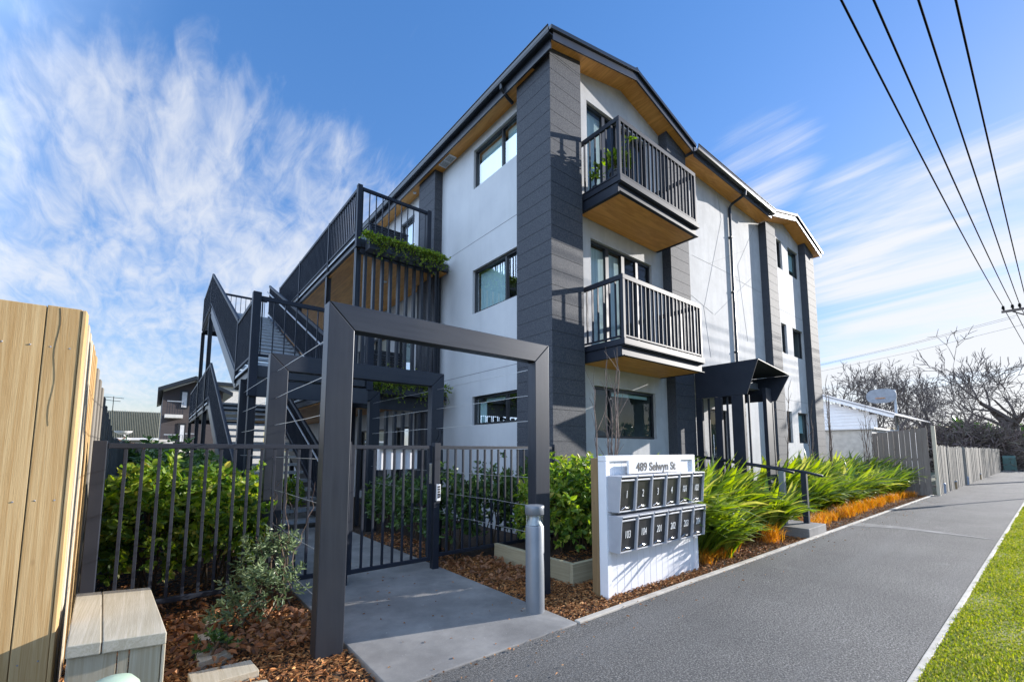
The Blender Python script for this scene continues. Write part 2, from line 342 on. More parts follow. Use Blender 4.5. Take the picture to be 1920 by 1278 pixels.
wall_grid(mb, 'x', LX, 5.8, 9.6, -.2, 8.57, LW)
wall_grid(mb, 'x', LX, 9.6, 24.0, -.2, 8.57, GAL)
for zz in (6.15, 3.15): mb.box(LX-.002, LX+.02, 6.13, 9.34, zz, zz+.012, 1)
mb.build('side_wall', [M['white'], M['groove']], B)
mb = MB(); mb.quad((LX,24,-.2),(18.6,24,-.2),(18.6,24,8.7),(LX,24,8.7)); mb.quad((18.6,5.9,-.2),(18.6,24,-.2),(18.6,24,8.7),(18.6,5.9,8.7)); mb.build('rear_wall', M['white'], B)
# windows
window(B, 'y', FY, W3[0], [6.90, 7.36, 7.90], blind=[(6.4, 6.95, 6.3)], name='balcony_door', stile=.09, bmat='curtain')
window(B, 'y', FY, W3[1], [6.93, 7.45, 7.95], blind=[(6.42, 6.98, 3.4), (7.1, 7.45, 3.4)], name='balcony_door', stile=.10, bmat='curtain')
window(B, 'y', FY, W3[2], [6.95], blind=[(7.0, 8.36, 2.60)])
for i, r in enumerate(RW): window(B, 'y', FY, r, [], blind=[(r[0]+.06, r[1]-.06, r[2]+.35)] if i % 2 else None)
window(B, 'x', LX, LW[0], [6.93], blind=[(7.0, 7.86, 7.48), (6.2, 6.88, 7.48)])
window(B, 'x', LX, LW[1], [6.80], blind=[(6.88, 7.86, 4.56), (6.2, 6.5, 4.56)])
window(B, 'x', LX, LW[2], [6.78], blind=[(7.62, 7.85, 2.1), (6.9, 7.85, 2.53)])
for i, r in enumerate(GAL): window(B, 'x', LX, r, [13.6] if i > 2 else [], blind=[(r[0]+.08, r[1]-.08, r[2]+(.2 if i < 3 else .7))], name='door' if i < 3 else 'window', bmat='curtain')
d = window(B, 'y', FY, DOORW, [], name='front_door')
hb = MB(); hb.tube([(10.9, FY-.02, 1.2), (10.9, FY-.02, 1.9)], .012); hb.build('handle', M['chrome'], d)

def column(x0, x1, y0, y1, top, gx=None, ytop=None):
    """charcoal weatherboards around a core, every board a little proud"""
    mb = MB(); P = .267; g = .006; z = -.2; k = 0
    lim = top
    core_in = .007
    mb.box(x0+core_in, x1-core_in, y0+core_in, y1-core_in, -.2, lim-.01)
    z = .05-P
    while z < lim:
        a, b = z+g/2, min(z+P-g/2, lim)
        if b-a > .02: mb.box(x0, x1, y0, y1, a, b)
        z += P
    if gx is not None:
        a, b = zs(x0, gx)-.005, zs(x1, gx)-.005
        mb.prism([(x0, lim+.006), (x1, lim+.006), (x1, b), (x0, a)], 'y', y0, ytop or y1)
    return mb.build('cladding_column', M['clad'], B, bevel=.0015)
column(5.09, 5.90, 5.20, 6.13, 8.64, GX, 5.6)
column(8.88, 9.69, 5.20, 5.62, 8.62, GX, 5.6)
column(14.42, 15.15, 5.20, 5.62, 8.62)
column(17.88, 18.72, 5.20, 6.10, 8.62, RX, 5.6)
column(5.09, 5.50, 9.35, 10.20, 8.56)

# soffits, barge boards, roof sheets, gutters
def soffit(pts, m): mb = MB(); mb.add(pts, [tuple(range(len(pts)))]); return mb.build('soffit', m, B)
YB = 5.03
for gx, xl, xr in ((GX, 5.0, 9.72), (RX, 14.32, 18.93)):
    for x0, x1 in ((xl, gx), (gx, xr)):
        soffit([(x0, YB, zs(x0, gx)), (x1, YB, zs(x1, gx)), (x1, FY+.01, zs(x1, gx)), (x0, FY+.01, zs(x0, gx))], M['plyy'])
        mb = MB(); d = .0
        xe = x0 if abs(x0-gx) > .1 else x1
        def L(x, dz): return (x, zs(x, gx)+dz)
        xx = [x0-(.02 if x0 != gx else 0), x1+(.02 if x1 != gx else 0)]
        mb.prism([L(xx[0], -.045), L(xx[1], -.045), L(xx[1], .10), L(xx[0], .10)], 'y', YB-.03, YB-.002); mb.build('barge_board', M['steel'], B, bevel=.003)
        mb = MB(); xx = [x0-(.10 if x0 != gx else 0), x1+(.08 if x1 != gx else 0)]
        mb.prism([L(xx[0], .112), L(xx[1], .112), L(xx[1], .185), L(xx[0], .185)], 'y', YB-.075, YB+.12); mb.build('roof_flashing', M['gutter'], B, bevel=.004)
        mb = MB(); mb.prism([L(xx[0], .115), L(xx[1], .115), L(xx[1], .165), L(xx[0], .165)], 'y', YB+.13, 24.3)
        k = xx[0]+.1
        while k < xx[1]-.05: mb.prism([L(k, .165), L(k+.04, .165), L(k+.03, .195), L(k+.01, .195)], 'y', YB+.13, 24.3); k += .2
        mb.build('roof', M['gutter'], B)
    mb = MB(); mb.prism([(gx-.09, zs(gx-.09, gx)+.19), (gx, GZ+.21), (gx+.09, zs(gx+.09, gx)+.19), (gx, GZ+.235)], 'y', YB-.06, 24); mb.build('ridge_cap', M['gutter'], B)
soffit([(9.72, 5.02, 8.66), (14.42, 5.02, 8.66), (14.42, FY+.01, 8.66), (9.72, FY+.01, 8.66)], M['plyx'])
soffit([(5.0, 5.6, 8.57), (LX+.01, 5.6, 8.57), (LX+.01, 24, 8.57), (5.0, 24, 8.57)], M['plyy'])
mb = MB(); mb.box(9.74, 14.33, 4.985, 5.015, 8.60, 8.86); mb.build('fascia', M['steel'], B)
mb = MB(); mb.box(4.965, 4.995, 5.06, 24, 8.52, 8.80); mb.build('fascia', M['steel'], B)
mb = MB(); mb.prism([(5.0, 8.86), (9.5, 10.05), (9.5, 9.99), (5.0, 8.80)], 'x', 9.74, 14.33); mb.build('roof', M['gutter'], B)
prof = [(0,-.135),(-.075,-.135),(-.105,-.115),(-.118,-.07),(-.118,-.012),(-.132,0),(-.132,.012),(-.108,.012),(-.108,-.10),(-.07,-.122),(0,-.122)]
mb = MB(); mb.prism([(4.982+a, 8.825+b) for a, b in prof], 'x', 9.72, 14.35); mb.build('gutter', M['gutter'], B, bevel=.003)
mb = MB(); mb.prism([(4.962+a, 8.825+b) for a, b in prof], 'y', 4.98, 24); mb.build('gutter', M['gutter'], B, bevel=.003)
mb = MB(); mb.tube([(12.36, 4.92, 8.70), (12.36, 4.92, 8.60), (12.36, 5.30, 8.48), (12.36, 5.37, 8.40), (12.36, 5.37, -.1)], .038, 10)
for zz in (7.5, 5.9, 4.2): mb.box(12.30, 12.42, 5.33, 5.42, zz, zz+.03)
mb.build('downpipe', M['gutter'], B, smooth=False)
mb = MB(); mb.tube([(4.9, 6.38, 8.70), (4.9, 6.38, 8.62), (5.05, 6.38, 8.52), (5.2, 6.38, 8.46)], .035, 10); mb.build('downpipe', M['gutter'], B)
mb = MB(); mb.box(5.06, 5.27, 8.62, 9.14, 8.545, 8.566, 0)
for a in (8.66, 8.90):
    mb.box(5.085, 5.245, a, a+.20, 8.541, 8.545, 1)
    for k in range(5): mb.box(5.085, 5.245, a+.01+k*.04, a+.022+k*.04, 8.536, 8.541, 0)
mb.build('soffit_vent', [M['whitepaint'], M['room']], B)
mb = MB(); mb.lathe((5.15, 10.6, 8.54), [(.0,.0),(.04,.0),(.05,.028)], 16); mb.build('downlight', M['whitepaint'], B)

def balcony(z0):
    x0, x1, yf, yb = 6.01, 8.66, 4.42, 5.40
    mb = MB()
    mb.box(x0, x1, yf, yf+.07, z0, z0+.014); mb.box(x0, x1, yf+.055, yf+.07, z0+.014, z0+.17); mb.box(x0, x1, yf, yf+.07, z0+.17, z0+.184)
    for xx in (x0, x1-.07): mb.box(xx, xx+.07, yf+.075, yb, z0, z0+.184)
    mb.box(x0-.02, x1+.02, yf-.02, yb, z0+.19, z0+.205); mb.box(x0-.012, x1+.012, yf-.012, yb, z0+.207, z0+.30)
    b = mb.build('balcony', M['rail'], B, bevel=.003)
    mb = MB(); mb.box(x0+.075, x1-.075, yf+.075, yb+.01, z0+.006, z0+.03); mb.build('soffit', M['plyx'], b)
    zt = z0+1.425; ya = yf+.012
    mb = MB(); mb.box(x0+.01, x1-.01, ya, ya+.05, zt-.085, zt); mb.box(x0+.01, x0+.06, ya+.052, yb+.02, zt-.085, zt); mb.box(x1-.06, x1-.01, ya+.052, yb+.02, zt-.085, zt); mb.build('top_rail', M['rail'], b, bevel=.004)
    mb = MB(); mb.box(x0+.07, x1-.07, ya+.005, ya+.045, z0+.335, z0+.365); mb.box(x0+.015, x0+.055, ya+.07, yb-.01, z0+.335, z0+.365); mb.box(x1-.055, x1-.015, ya+.07, yb-.01, z0+.335, z0+.365); mb.build('bottom_rail', M['rail'], b, bevel=.003)
    for (px, py) in ((x0+.01, ya), (x1-.07, ya), (x0+.01, yb-.03), (x1-.07, yb-.03)):
        mb = MB(); mb.box(px+.001, px+.059, py+.001, py+.059, z0+.30, zt-.087); mb.build('post', M['rail'], b, bevel=.003)
    n = 20
    for k in range(1, n):
        cx = x0+.04+(x1-x0-.08)*k/n
        mb = MB(); mb.box(cx-.008, cx+.008, ya+.005, ya+.045, z0+.367, zt-.088); mb.build('baluster', M['rail'], b)
    for k in range(1, 7):
        cy = ya+.05+(yb-.02-ya-.05)*k/7
        for xx in (x0+.015, x1-.055):
            mb = MB(); mb.box(xx, xx+.04, cy-.008, cy+.008, z0+.367, zt-.088); mb.build('baluster', M['rail'], b)
    return b
balcony(5.98); balcony(3.085)

# ------------------------------------------------------------------ outside staircase and access galleries
S = thing('access_staircase', (2.1, 8.0, 0), 'dark steel outdoor staircase and access galleries on the side of the white block', 'staircase')
G0, G1 = 3.05, 5.29
def bals(mb_list, p, q, h0, h1, n, w=.016, d=.03, along='y'):
    """n balusters between p and q (x, y, z of the deck line), each its own mesh"""
    for k in range(n):
        t = (k+.5)/n; c = [p[i]+(q[i]-p[i])*t for i in range(3)]
        m_ = MB()
        if along == 'y': m_.box(c[0]-d/2, c[0]+d/2, c[1]-w/2, c[1]+w/2, c[2]+h0, c[2]+h1)
        else: m_.box(c[0]-w/2, c[0]+w/2, c[1]-d/2, c[1]+d/2, c[2]+h0, c[2]+h1)
        mb_list.append(m_)
NB = [0]
EXTRA = MB()
def put_bals(lst):
    for m_ in lst:
        if NB[0] < 96: m_.build('baluster', M['rail'], S); NB[0] += 1
        else: EXTRA.add(m_.v, m_.f)
def railing(p, q, n, h=1.1, along='y', posts=()):
    """top and bottom rail from p to q at deck height, with balusters"""
    p = np.array(p, float); q = np.array(q, float); u = np.array((0, 0, 1.))
    mb = MB(); mb.bar(p+u*(h-.035), q+u*(h-.035), .055, .07); mb.build('top_rail', M['rail'], S, bevel=.004)
    mb = MB(); mb.bar(p+u*.12, q+u*.12, .04, .04); mb.build('bottom_rail', M['rail'], S, bevel=.003)
    for t in posts:
        c = p+(q-p)*t; mb = MB(); mb.box(c[0]-.032, c[0]+.032, c[1]-.032, c[1]+.032, c[2]-.12, c[2]+h+.01); mb.build('rail_post', M['rail'], S, bevel=.003)
    L = []; bals(L, p, q, .14, h-.07, n, along=along); return L
def deck(x0, x1, y0, y1, z):
    mb = MB(); mb.box(x0+.02, x1-.02, y0+.02, y1-.02, z-.05, z); mb.build('deck', M['galv'], S)
    mb = MB()
    for xx, s in ((x0, 1), (x1-.06, 0)):
        mb.box(xx, xx+.06, y0, y1, z-.24, z-.225); mb.box(xx, xx+.06, y0, y1, z-.072, z-.058); mb.box(xx+(.045 if s else 0), xx+(.06 if s else .015), y0, y1, z-.222, z-.075)
    mb.box(x0+.062, x1-.062, y0, y0+.05, z-.24, z-.058); mb.box(x0+.062, x1-.062, y1-.05, y1, z-.24, z-.058)
    mb.build('edge_channel', M['steel'], S, bevel=.003)
Z2, Z3 = 2.92, 6.03
RX_ = 3.09
deck(G0, G1, 8.95, 21, Z3); deck(G0, G1, 8.95, 24, Z2)
for z in (Z3, Z2):
    mb = MB(); mb.box(G0+.07, G1-.02, 9.02, 21, z-.262, z-.245); mb.build('ceiling_lining', M['plyy'], S)
    for yy in (10.4, 12.6, 15.0):
        mb = MB(); mb.lathe((4.3, yy, z-.29), [(0,0),(.04,.0),(.05,.026)], 14); mb.build('downlight', M['whitepaint'], S)
allb = []
allb += railing((RX_, 8.98, Z3), (4.72, 8.98, Z3), 11, along='x')
lst1 = railing((RX_, 9.02, Z3), (RX_, 16.6, Z3), 62, posts=(.265, .64, 1.))
for (x, y) in ((RX_, 8.98), (4.74, 8.98)):
    mb = MB(); mb.box(x-.05, x+.05, y-.05, y+.05, Z3-.26, Z3+1.13); mb.build('rail_post', M['rail'], S, bevel=.004)
# front landing at the first floor
deck(1.12, 3.03, 8.0, 9.95, Z2)
allb += railing((1.16, 8.03, Z2), (3.06, 8.03, Z2), 11, along='x')
lst2 = railing((1.16, 8.06, Z2), (1.16, 9.93, Z2), 15, posts=(1.,))
mb = MB(); mb.box(1.10, 1.22, 7.97, 8.09, Z2-.55, Z2+1.15); mb.build('rail_post', M['rail'], S, bevel=.004)
mb = MB(); mb.box(3.0, 3.12, 7.97, 8.09, Z2-.3, Z2+1.12); mb.build('rail_post', M['rail'], S, bevel=.004)
mb = MB(); mb.box(1.125, 3.03, 7.985, 8.045, Z2-.56, Z2-.28); mb.build('landing_beam', M['steel'], S, bevel=.004)
mb = MB(); mb.box(3.06, 5.05, 8.90, 8.945, Z2-.55, Z2+.02); mb.build('landing_beam', M['steel'], S, bevel=.004)
allb += lst1[:30]+lst2
# flights
def flight(x0, x1, y0, z0, y1, z1):
    for xx in (x0, x1):
        mb = MB(); mb.bar((xx, y0, z0-.10), (xx, y1, z1-.10), .012, .28)
        mb.bar((xx+.03, y0, z0+.045), (xx+.03, y1, z1+.045), .06, .012); mb.bar((xx+.03, y0, z0-.245), (xx+.03, y1, z1-.245), .06, .012)
        mb.build('stringer', M['steel'], S)
    n = round((z1-z0)/.174)
    for k in range(1, n):
        t = k/n; y = y0+(y1-y0)*t; z = z0+(z1-z0)*t
        mb = MB(); mb.box(x0+.065, x1-.01, y-.15, y+.15, z-.035, z); mb.box(x0+.065, x1-.01, y-.155, y-.152, z-.06, z); mb.build('tread', M['galv'], S)
flight(1.16, 2.76, 9.95, Z2, 16.7, Z3)
flight(1.16, 2.76, 9.0, 0, 15.4, Z2)
L3 = railing((1.16, 9.97, Z2+.06), (1.16, 16.7, Z3+.04), 56)
L4 = railing((2.78, 9.97, Z2+.06), (2.78, 16.7, Z3+.04), 56)
L5 = railing((1.16, 9.0, .04), (1.16, 15.4, Z2+.04), 50)
L6 = railing((2.78, 9.0, .04), (2.78, 15.4, Z2+.04), 50)
for x in (2.70, 1.24):
    mb = MB(); mb.tube([(x, 9.7, Z2+.88), (x, 9.95, Z2+.88), (x, 16.6, Z3+.86)], .022, 8); mb.build('handrail', M['hand'], S, smooth=True)
mb = MB(); mb.tube([(2.95, 8.6, .80), (2.70, 8.6, .80), (2.70, 8.75, .84), (2.70, 15.3, Z2+.86)], .022, 8); mb.build('handrail', M['hand'], S, smooth=True)
# rear landings
deck(1.12, 3.03, 16.7, 19.7, Z3)
L7 = railing((1.16, 16.7, Z3), (1.16, 19.66, Z3), 22, posts=(0., 1.))
L8 = railing((1.16, 18.4, Z3), (3.0, 18.4, Z3), 12, along='x')
deck(1.12, 3.03, 15.4, 24.0, Z2)
L9 = railing((1.16, 15.4, Z2), (1.16, 24.0, Z2), 60, posts=(0., .22, .5, .75, 1.))
for L in (allb, lst1[30:], L3, L4, L5, L6, L7, L8, L9): put_bals(L)
EXTRA.build('baluster_row', M['rail'], S, kind='stuff')
for (x, y, z) in ((1.17, 8.05, Z2-.2), (1.17, 16.65, Z3-.2), (1.17, 19.6, Z3-.2), (1.17, 23.8, Z2-.2), (3.12, 9.05, Z3-.25), (3.12, 11.1, Z3-.25), (3.12, 13.9, Z3-.25), (3.12, 16.6, Z3-.25), (4.98, 9.02, Z3-.25)):
    mb = MB(); mb.box(x-.055, x+.055, y-.012, y+.012, -.05, z); mb.box(x-.055, x-.043, y-.055, y+.055, -.05, z); mb.box(x+.043, x+.055, y-.055, y+.055, -.05, z); mb.build('steel_post', M['steel'], S)
# slatted screens under the planters
for za, zb in ((Z2+.02, Z3-.26), (.0, Z2-.57)):
    for k in range(9):
        x = 3.27+k*.19
        if x > 4.9: break
        mb = MB(); mb.box(x-.028, x+.028, 8.965, 9.06, za, zb); mb.build('screen_slat', M['steel'], S, bevel=.003)
mb = MB(); mb.box(3.14, 4.95, 8.96, 9.06, Z3-.36, Z3-.262); mb.build('screen_head', M['steel'], S)

# louvred enclosures, planters and trailing plants on the galleries
def louvre(x0, x1, y0, y1, z0, z1, label):
    t = thing('louvre_box', ((x0+x1)/2, (y0+y1)/2, z0), label, 'louvre box', 'louvre boxes on the galleries')
    mb = MB()
    for (x, y) in ((x0, y0), (x1-.05, y0), (x0, y1-.05), (x1-.05, y1-.05)): mb.box(x, x+.05, y, y+.05, z0, z1)
    mb.box(x0-.01, x1+.01, y0-.01, y1+.01, z1+.002, z1+.03); mb.build('frame', M['steel'], t)
    k = z0+.05
    while k < z1-.04:
        mb = MB(); mb.box(x0+.052, x1-.052, y0+.01, y0+.03, k, k+.045); mb.box(x0+.01, x0+.03, y0+.052, y1-.052, k, k+.045); mb.build('louvre', M['steel'], t); k += .065
    mb = MB(); mb.box(x0+.1, x1-.1, y0+.1, y1-.1, z0, z1-.1); mb.build('heat_pump', M['wall2'], t)
louvre(3.75, 4.75, 10.1, 10.6, Z3, Z3+.95, 'black louvred box on the top gallery behind the railing')
louvre(3.75, 4.75, 10.1, 10.6, Z2, Z2+.95, 'black louvred box on the middle gallery behind the slats')

def leafmesh(C, D, L, W, fold=.18, up=None):
    """six-point folded leaves: centres C, axes D (n,3), lengths L, widths W"""
    n = len(C); D = D/np.linalg.norm(D, axis=1, keepdims=True)
    r = RNG.normal(size=(n, 3)) if up is None else up+RNG.normal(size=(n, 3))*.5
    S_ = np.cross(D, r); S_ /= np.linalg.norm(S_, axis=1, keepdims=True)+1e-9; N = np.cross(S_, D)
    L = np.asarray(L).reshape(-1, 1)*np.ones((n, 1)); W = np.asarray(W).reshape(-1, 1)*np.ones((n, 1))
    b = C; t = C+D*L+N*L*-.10
    l1 = C+D*L*.30+S_*W*.45+N*W*fold; l2 = C+D*L*.68+S_*W*.40+N*W*fold; r1 = C+D*L*.30-S_*W*.45+N*W*fold; r2 = C+D*L*.68-S_*W*.40+N*W*fold
    V = np.stack([b, l1, l2, t, r2, r1], 1).reshape(-1, 3); i = np.arange(n)*6
    Fc = np.concatenate([np.stack([i, i+3, i+2, i+1], 1), np.stack([i, i+5, i+4, i+3], 1)])
    return V, Fc
def fast_obj(name, V, Fc, mat, parent=None, kind=None):
    mb = MB(); mb.v = [tuple(p) for p in V.tolist()]; mb.f = [tuple(f) for f in Fc.tolist()]; mb.m = [0]*len(mb.f)
    return mb.build(name, mat, parent, kind=kind)
def shrub(name, label, cat, blobs, n, L, W, mat, group=None, shell=.8, stems=True, lift=.35):
    """blobs: list of (cx,cy,cz,rx,ry,rz); leaves cluster in twigs near the outside of the blobs"""
    lo = min(b[2]-b[5] for b in blobs); c0 = np.mean([b[:2] for b in blobs], 0)
    t = thing(name, (c0[0], c0[1], max(lo, 0)), label, cat, group)
    vol = np.array([b[3]*b[4]+b[4]*b[5]+b[3]*b[5] for b in blobs]); vol /= vol.sum()
    C = []; D = []; K = 6; m = n//K
    pick = RNG.choice(len(blobs), m, p=vol)
    for p in pick:
        b = blobs[p]; d = RNG.normal(size=3); d /= np.linalg.norm(d)
        if d[2] < -.55: d[2] *= -.6
        r = (RNG.uniform(.80, 1.06) if RNG.random() < shell else RNG.uniform(.35, .8))
        if RNG.random() < .05 and d[2] > .1: r = RNG.uniform(1.08, 1.32)
        r *= 1+.10*math.sin(d[0]*7+b[0]*9)*math.sin(d[2]*6+d[1]*8+b[1]*5)
        c = np.array(b[:3])+d*r*np.array(b[3:])
        if c[2] < .06: c[2] = .06+RNG.random()*.1
        ax = d+np.array((0, 0, lift))+RNG.normal(size=3)*.35; ax /= np.linalg.norm(ax)
        for q in range(K):
            th = q*2.4+RNG.random(); s1 = np.cross(ax, (.3, .5, .8)); s1 /= np.linalg.norm(s1); s2 = np.cross(ax, s1)
            dirn = ax*RNG.uniform(.15, .9)+(s1*math.cos(th)+s2*math.sin(th))*.9
            C.append(c+ax*q*L*.16); D.append(dirn)
    C = np.array(C); D = np.array(D); k = len(C)
    V, Fc = leafmesh(C, D, L*RNG.uniform(.5, 1.35, k), W*RNG.uniform(.7, 1.15, k))
    fast_obj('foliage', V, Fc, mat, t)
    if stems:
        mb = MB()
        for b in blobs:
            for q in range(7):
                a = RNG.uniform(0, 6.28); e = np.array([b[0]+.7*b[3]*math.cos(a)*RNG.random(), b[1]+.7*b[4]*math.sin(a)*RNG.random(), b[2]+b[5]*.75])
                s0 = np.array([b[0]+RNG.normal()*.08, b[1]+RNG.normal()*.08, max(b[2]-b[5], 0.)-.02]); mid = (s0+e)/2+RNG.normal(size=3)*.06
                mb.tube([s0, mid, e], [.012, .009, .004], 5)
        mb.build('stem', M['stem'], t)
    return t
def planter(x0, x1, y0, y1, z0, z1, label):
    t = thing('planter_box', ((x0+x1)/2, (y0+y1)/2, z0), label, 'planter box', 'planter boxes on the galleries')
    mb = MB(); mb.box(x0, x1, y0, y0+.02, z0, z1); mb.box(x0, x1, y1-.02, y1, z0, z1); mb.box(x0, x0+.02, y0+.02, y1-.02, z0, z1); mb.box(x1-.02, x1, y0+.02, y1-.02, z0, z1); mb.box(x0+.02, x1-.02, y0+.02, y1-.02, z0, z0+.02)
    mb.build('box', M['steel'], t, bevel=.004)
    mb = MB(); mb.box(x0+.02, x1-.02, y0+.02, y1-.02, z0+.02, z1-.04); mb.build('soil', M['soil'], t)
planter(3.22, 4.92, 8.66, 8.90, 5.68, 5.94, 'long dark planter box on the end of the top gallery')
planter(3.30, 4.98, 8.66, 8.89, 2.66, 2.92, 'long dark planter box on the end of the middle gallery')
def trailing(x0, x1, y, zt, n, drop, up, label):
    t = thing('trailing_plant', ((x0+x1)/2, y, zt), label, 'trailing plant', 'trailing plants in the gallery planters')
    C = []; D = []; mb = MB()
    for s in range(n):
        x = RNG.uniform(x0-.05, x1+.05); out = RNG.uniform(.04, .20); dz = drop*RNG.random()**1.6
        if RNG.random() < .3: pts = [np.array((x, y+.05, zt)), np.array((x+RNG.normal()*.08, y+RNG.normal()*.06, zt+up*RNG.random()))]
        else: pts = [np.array((x, y, zt)), np.array((x+RNG.normal()*.06, y-out*.8, zt+.07)), np.array((x+RNG.normal()*.10, y-out-.03, zt-dz*.5)), np.array((x+RNG.normal()*.14, y-out-.02, zt-dz))]
        mb.tube(pts, .003, 4)
        for k in range(len(pts)-1):
            for q in range(6):
                u = (q+RNG.random())/6; C.append(pts[k]*(1-u)+pts[k+1]*u); D.append(RNG.normal(size=3)+np.array((0, -.5, .3)))
    C = np.array(C); D = np.array(D); V, Fc = leafmesh(C, D, RNG.uniform(.035, .07, len(C)), RNG.uniform(.02, .038, len(C)))
    fast_obj('foliage', V, Fc, M['vine'], t); mb.build('stem', M['stem'], t)
trailing(3.2, 4.95, 8.76, 5.94, 240, .42, .20, 'bright green plant trailing over the planter of the top gallery')
trailing(3.35, 4.98, 8.76, 2.92, 150, .50, .22, 'green plant trailing over the planter of the middle gallery')
trailing(3.55, 4.1, 8.80, 2.95, 26, .05, .55, 'upright green sprigs at the left end of the middle planter')
trailing(4.2, 4.7, 8.80, 2.95, 22, .05, .50, 'upright green sprigs in the centre of the middle planter')

# ------------------------------------------------------------------ entrance arches and trellis wires
def arch(y, x0, x1, label, h=2.67):
    t = thing('steel_arch', ((x0+x1)/2, y+.06, 0), label, 'arch', 'steel arches over the entrance path')
    w, d = .205, .13
    mb = MB(); mb.prism([(x0, -.06), (x0+w, -.06), (x0+w, h-w-.002), (x0, h-.002)], 'y', y, y+d); mb.build('post', M['arch'], t, bevel=.006)
    mb = MB(); mb.prism([(x1-w, -.06), (x1, -.06), (x1, h-.002), (x1-w, h-w-.002)], 'y', y, y+d); mb.build('post', M['arch'], t, bevel=.006)
    mb = MB(); mb.prism([(x0+.003, h), (x0+w+.002, h-w), (x1-w-.002, h-w), (x1-.003, h)], 'y', y, y+d); mb.build('beam', M['archbeam'], t, bevel=.006)
arch(3.50, 1.00, 3.37, 'tall dark steel arch nearest the footpath')
arch(5.84, 1.02, 3.40, 'dark steel arch just behind the gate')
arch(8.35, 1.04, 3.42, 'dark steel arch farthest back beside the stairs')
def wire(x, z, side):
    mb = MB(); pts = [np.array((x, 3.55+(8.42-3.55)*k/12, z+RNG.normal()*.003)) for k in range(13)]
    mb.tube(pts, .0035, 5); o = mb.build('trellis_wire', M['wire'])
    tag(o, 'thin steel wires strung between the %s posts of the arches' % side, 'wire', 'trellis wires of the %s arch posts' % side)
for z in (.32, .68, 1.06, 1.43, 1.80, 2.13, 2.45): wire(1.10, z, 'left')
for z in (.60, .90, 1.20, 1.52, 1.83, 2.12, 2.42): wire(3.28, z, 'right')

# ------------------------------------------------------------------ metal fence and gate
FYY = 5.10
def fence_panel(name, x0, x1, label, cat, zb=.15, zt=1.565, posts=(), rail_h=.045, step=.118):
    t = thing(name, ((x0+x1)/2, FYY, 0), label, cat)
    mb = MB(); mb.box(x0, x1, FYY, FYY+.04, zt-rail_h, zt); mb.build('top_rail', M['rail'], t, bevel=.004)
    mb = MB(); mb.box(x0, x1, FYY, FYY+.04, zb, zb+.045); mb.build('bottom_rail', M['rail'], t, bevel=.004)
    n = round((x1-x0)/step)
    for k in range(1, n):
        x = x0+(x1-x0)*k/n; mb = MB(); mb.box(x-.0125, x+.0125, FYY+.008, FYY+.033, zb+.046, zt-rail_h-.001); mb.build('bar', M['rail'], t, bevel=.002)
    for px, w, h in posts: mb = MB(); mb.box(px-w/2, px+w/2, FYY+.02-w/2, FYY+.02+w/2, -.05, h); mb.build('post', M['rail'], t, bevel=.004)
    return t
fence_panel('metal_fence', -.30, 1.68, 'black metal bar fence panel between the timber fence and the gate', 'fence', posts=((-.35, .09, 1.585), (1.73, .07, 1.60)))
gt = fence_panel('metal_gate', 1.80, 2.80, 'black metal bar gate across the entrance path', 'gate', zb=.12)
for x in (1.785, 2.785): mb = MB(); mb.box(x-.02, x+.025, FYY-.002, FYY+.042, .118, 1.567); mb.build('stile', M['rail'], gt, bevel=.003)
for z in (.3, 1.35): mb = MB(); mb.tube([(1.772, FYY+.02, z), (1.772, FYY+.02, z+.08)], .012, 8); mb.build('hinge', M['steel'], gt)
mb = MB(); mb.box(2.765, 2.80, FYY-.012, FYY-.004, 1.08, 1.34); mb.build('latch', M['chrome'], gt, bevel=.003)
fence_panel('metal_fence', 2.93, 4.99, 'black metal bar fence panel between the gate and the building corner', 'fence', posts=((2.875, .085, 1.60), (5.04, .07, 1.60)))
kp = thing('keypad_lock', (2.885, FYY-.05, .86), 'white and black keypad lock on the gate latch post', 'lock')
mb = MB(); mb.box(2.855, 2.912, FYY-.052, FYY-.026, .86, 1.07); mb.build('case', M['whitepaint'], kp, bevel=.004)
for k in range(5):
    mb = MB(); mb.box(2.868, 2.90, FYY-.058, FYY-.0525, .90+k*.032, .922+k*.032); mb.build('button', M['black'], kp)
sg = thing('letter_tray', (2.37, FYY+.2, 1.27), 'white sheet metal panel hung behind the gate bars', 'panel')
mb = MB(); mb.box(2.12, 2.62, FYY+.045, FYY+.055, 1.27, 1.52); mb.build('front_panel', M['whitepaint'], sg, bevel=.003)
mb = MB(); mb.box(2.12, 2.13, FYY+.056, FYY+.12, 1.27, 1.52); mb.box(2.61, 2.62, FYY+.056, FYY+.12, 1.27, 1.52); mb.build('side_panel', M['whitepaint'], sg)

# ------------------------------------------------------------------ ground, paths and edging
def sheet(name, x0, x1, y0, y1, z, m, kind='structure'):
    mb = MB(); mb.quad((x0,y0,z),(x1,y0,z),(x1,y1,z),(x0,y1,z)); o = mb.build(name, m); o['kind'] = kind; return o
sheet('ground', -400, 700, -400, 700, -.09, M['far'])
sheet('garden_soil', -8, 20.6, 2.74, 26, -.03, M['soil'])
sheet('footpath', -6, 60, .74, 2.74, 0, M['asphalt'])
sheet('lawn', -6, 58, -3.2, .688, -.004, M['turf'])
sheet('road', 60, 76, -40, 60, -.02, M['road'])
mb = MB(); mb.box(1.25, 2.965, 2.745, 8.3, -.12, .012); mb.box(1.25, 2.965, 8.31, 26, -.12, .012); o = mb.build('entrance_path', M['conc'], bevel=.008); o['kind'] = 'structure'
mb = MB(); x = 2.98
while x < 20.6: mb.box(x, min(x+3.6, 20.6)-.006, 2.735, 2.80, -.12, .018); x += 3.6
o = mb.build('path_edging', M['kerb'], bevel=.006); o['kind'] = 'structure'
mb = MB(); x = -6
while x < 58: mb.box(x, x+2.992, .690, .736, -.12, .008); x += 3
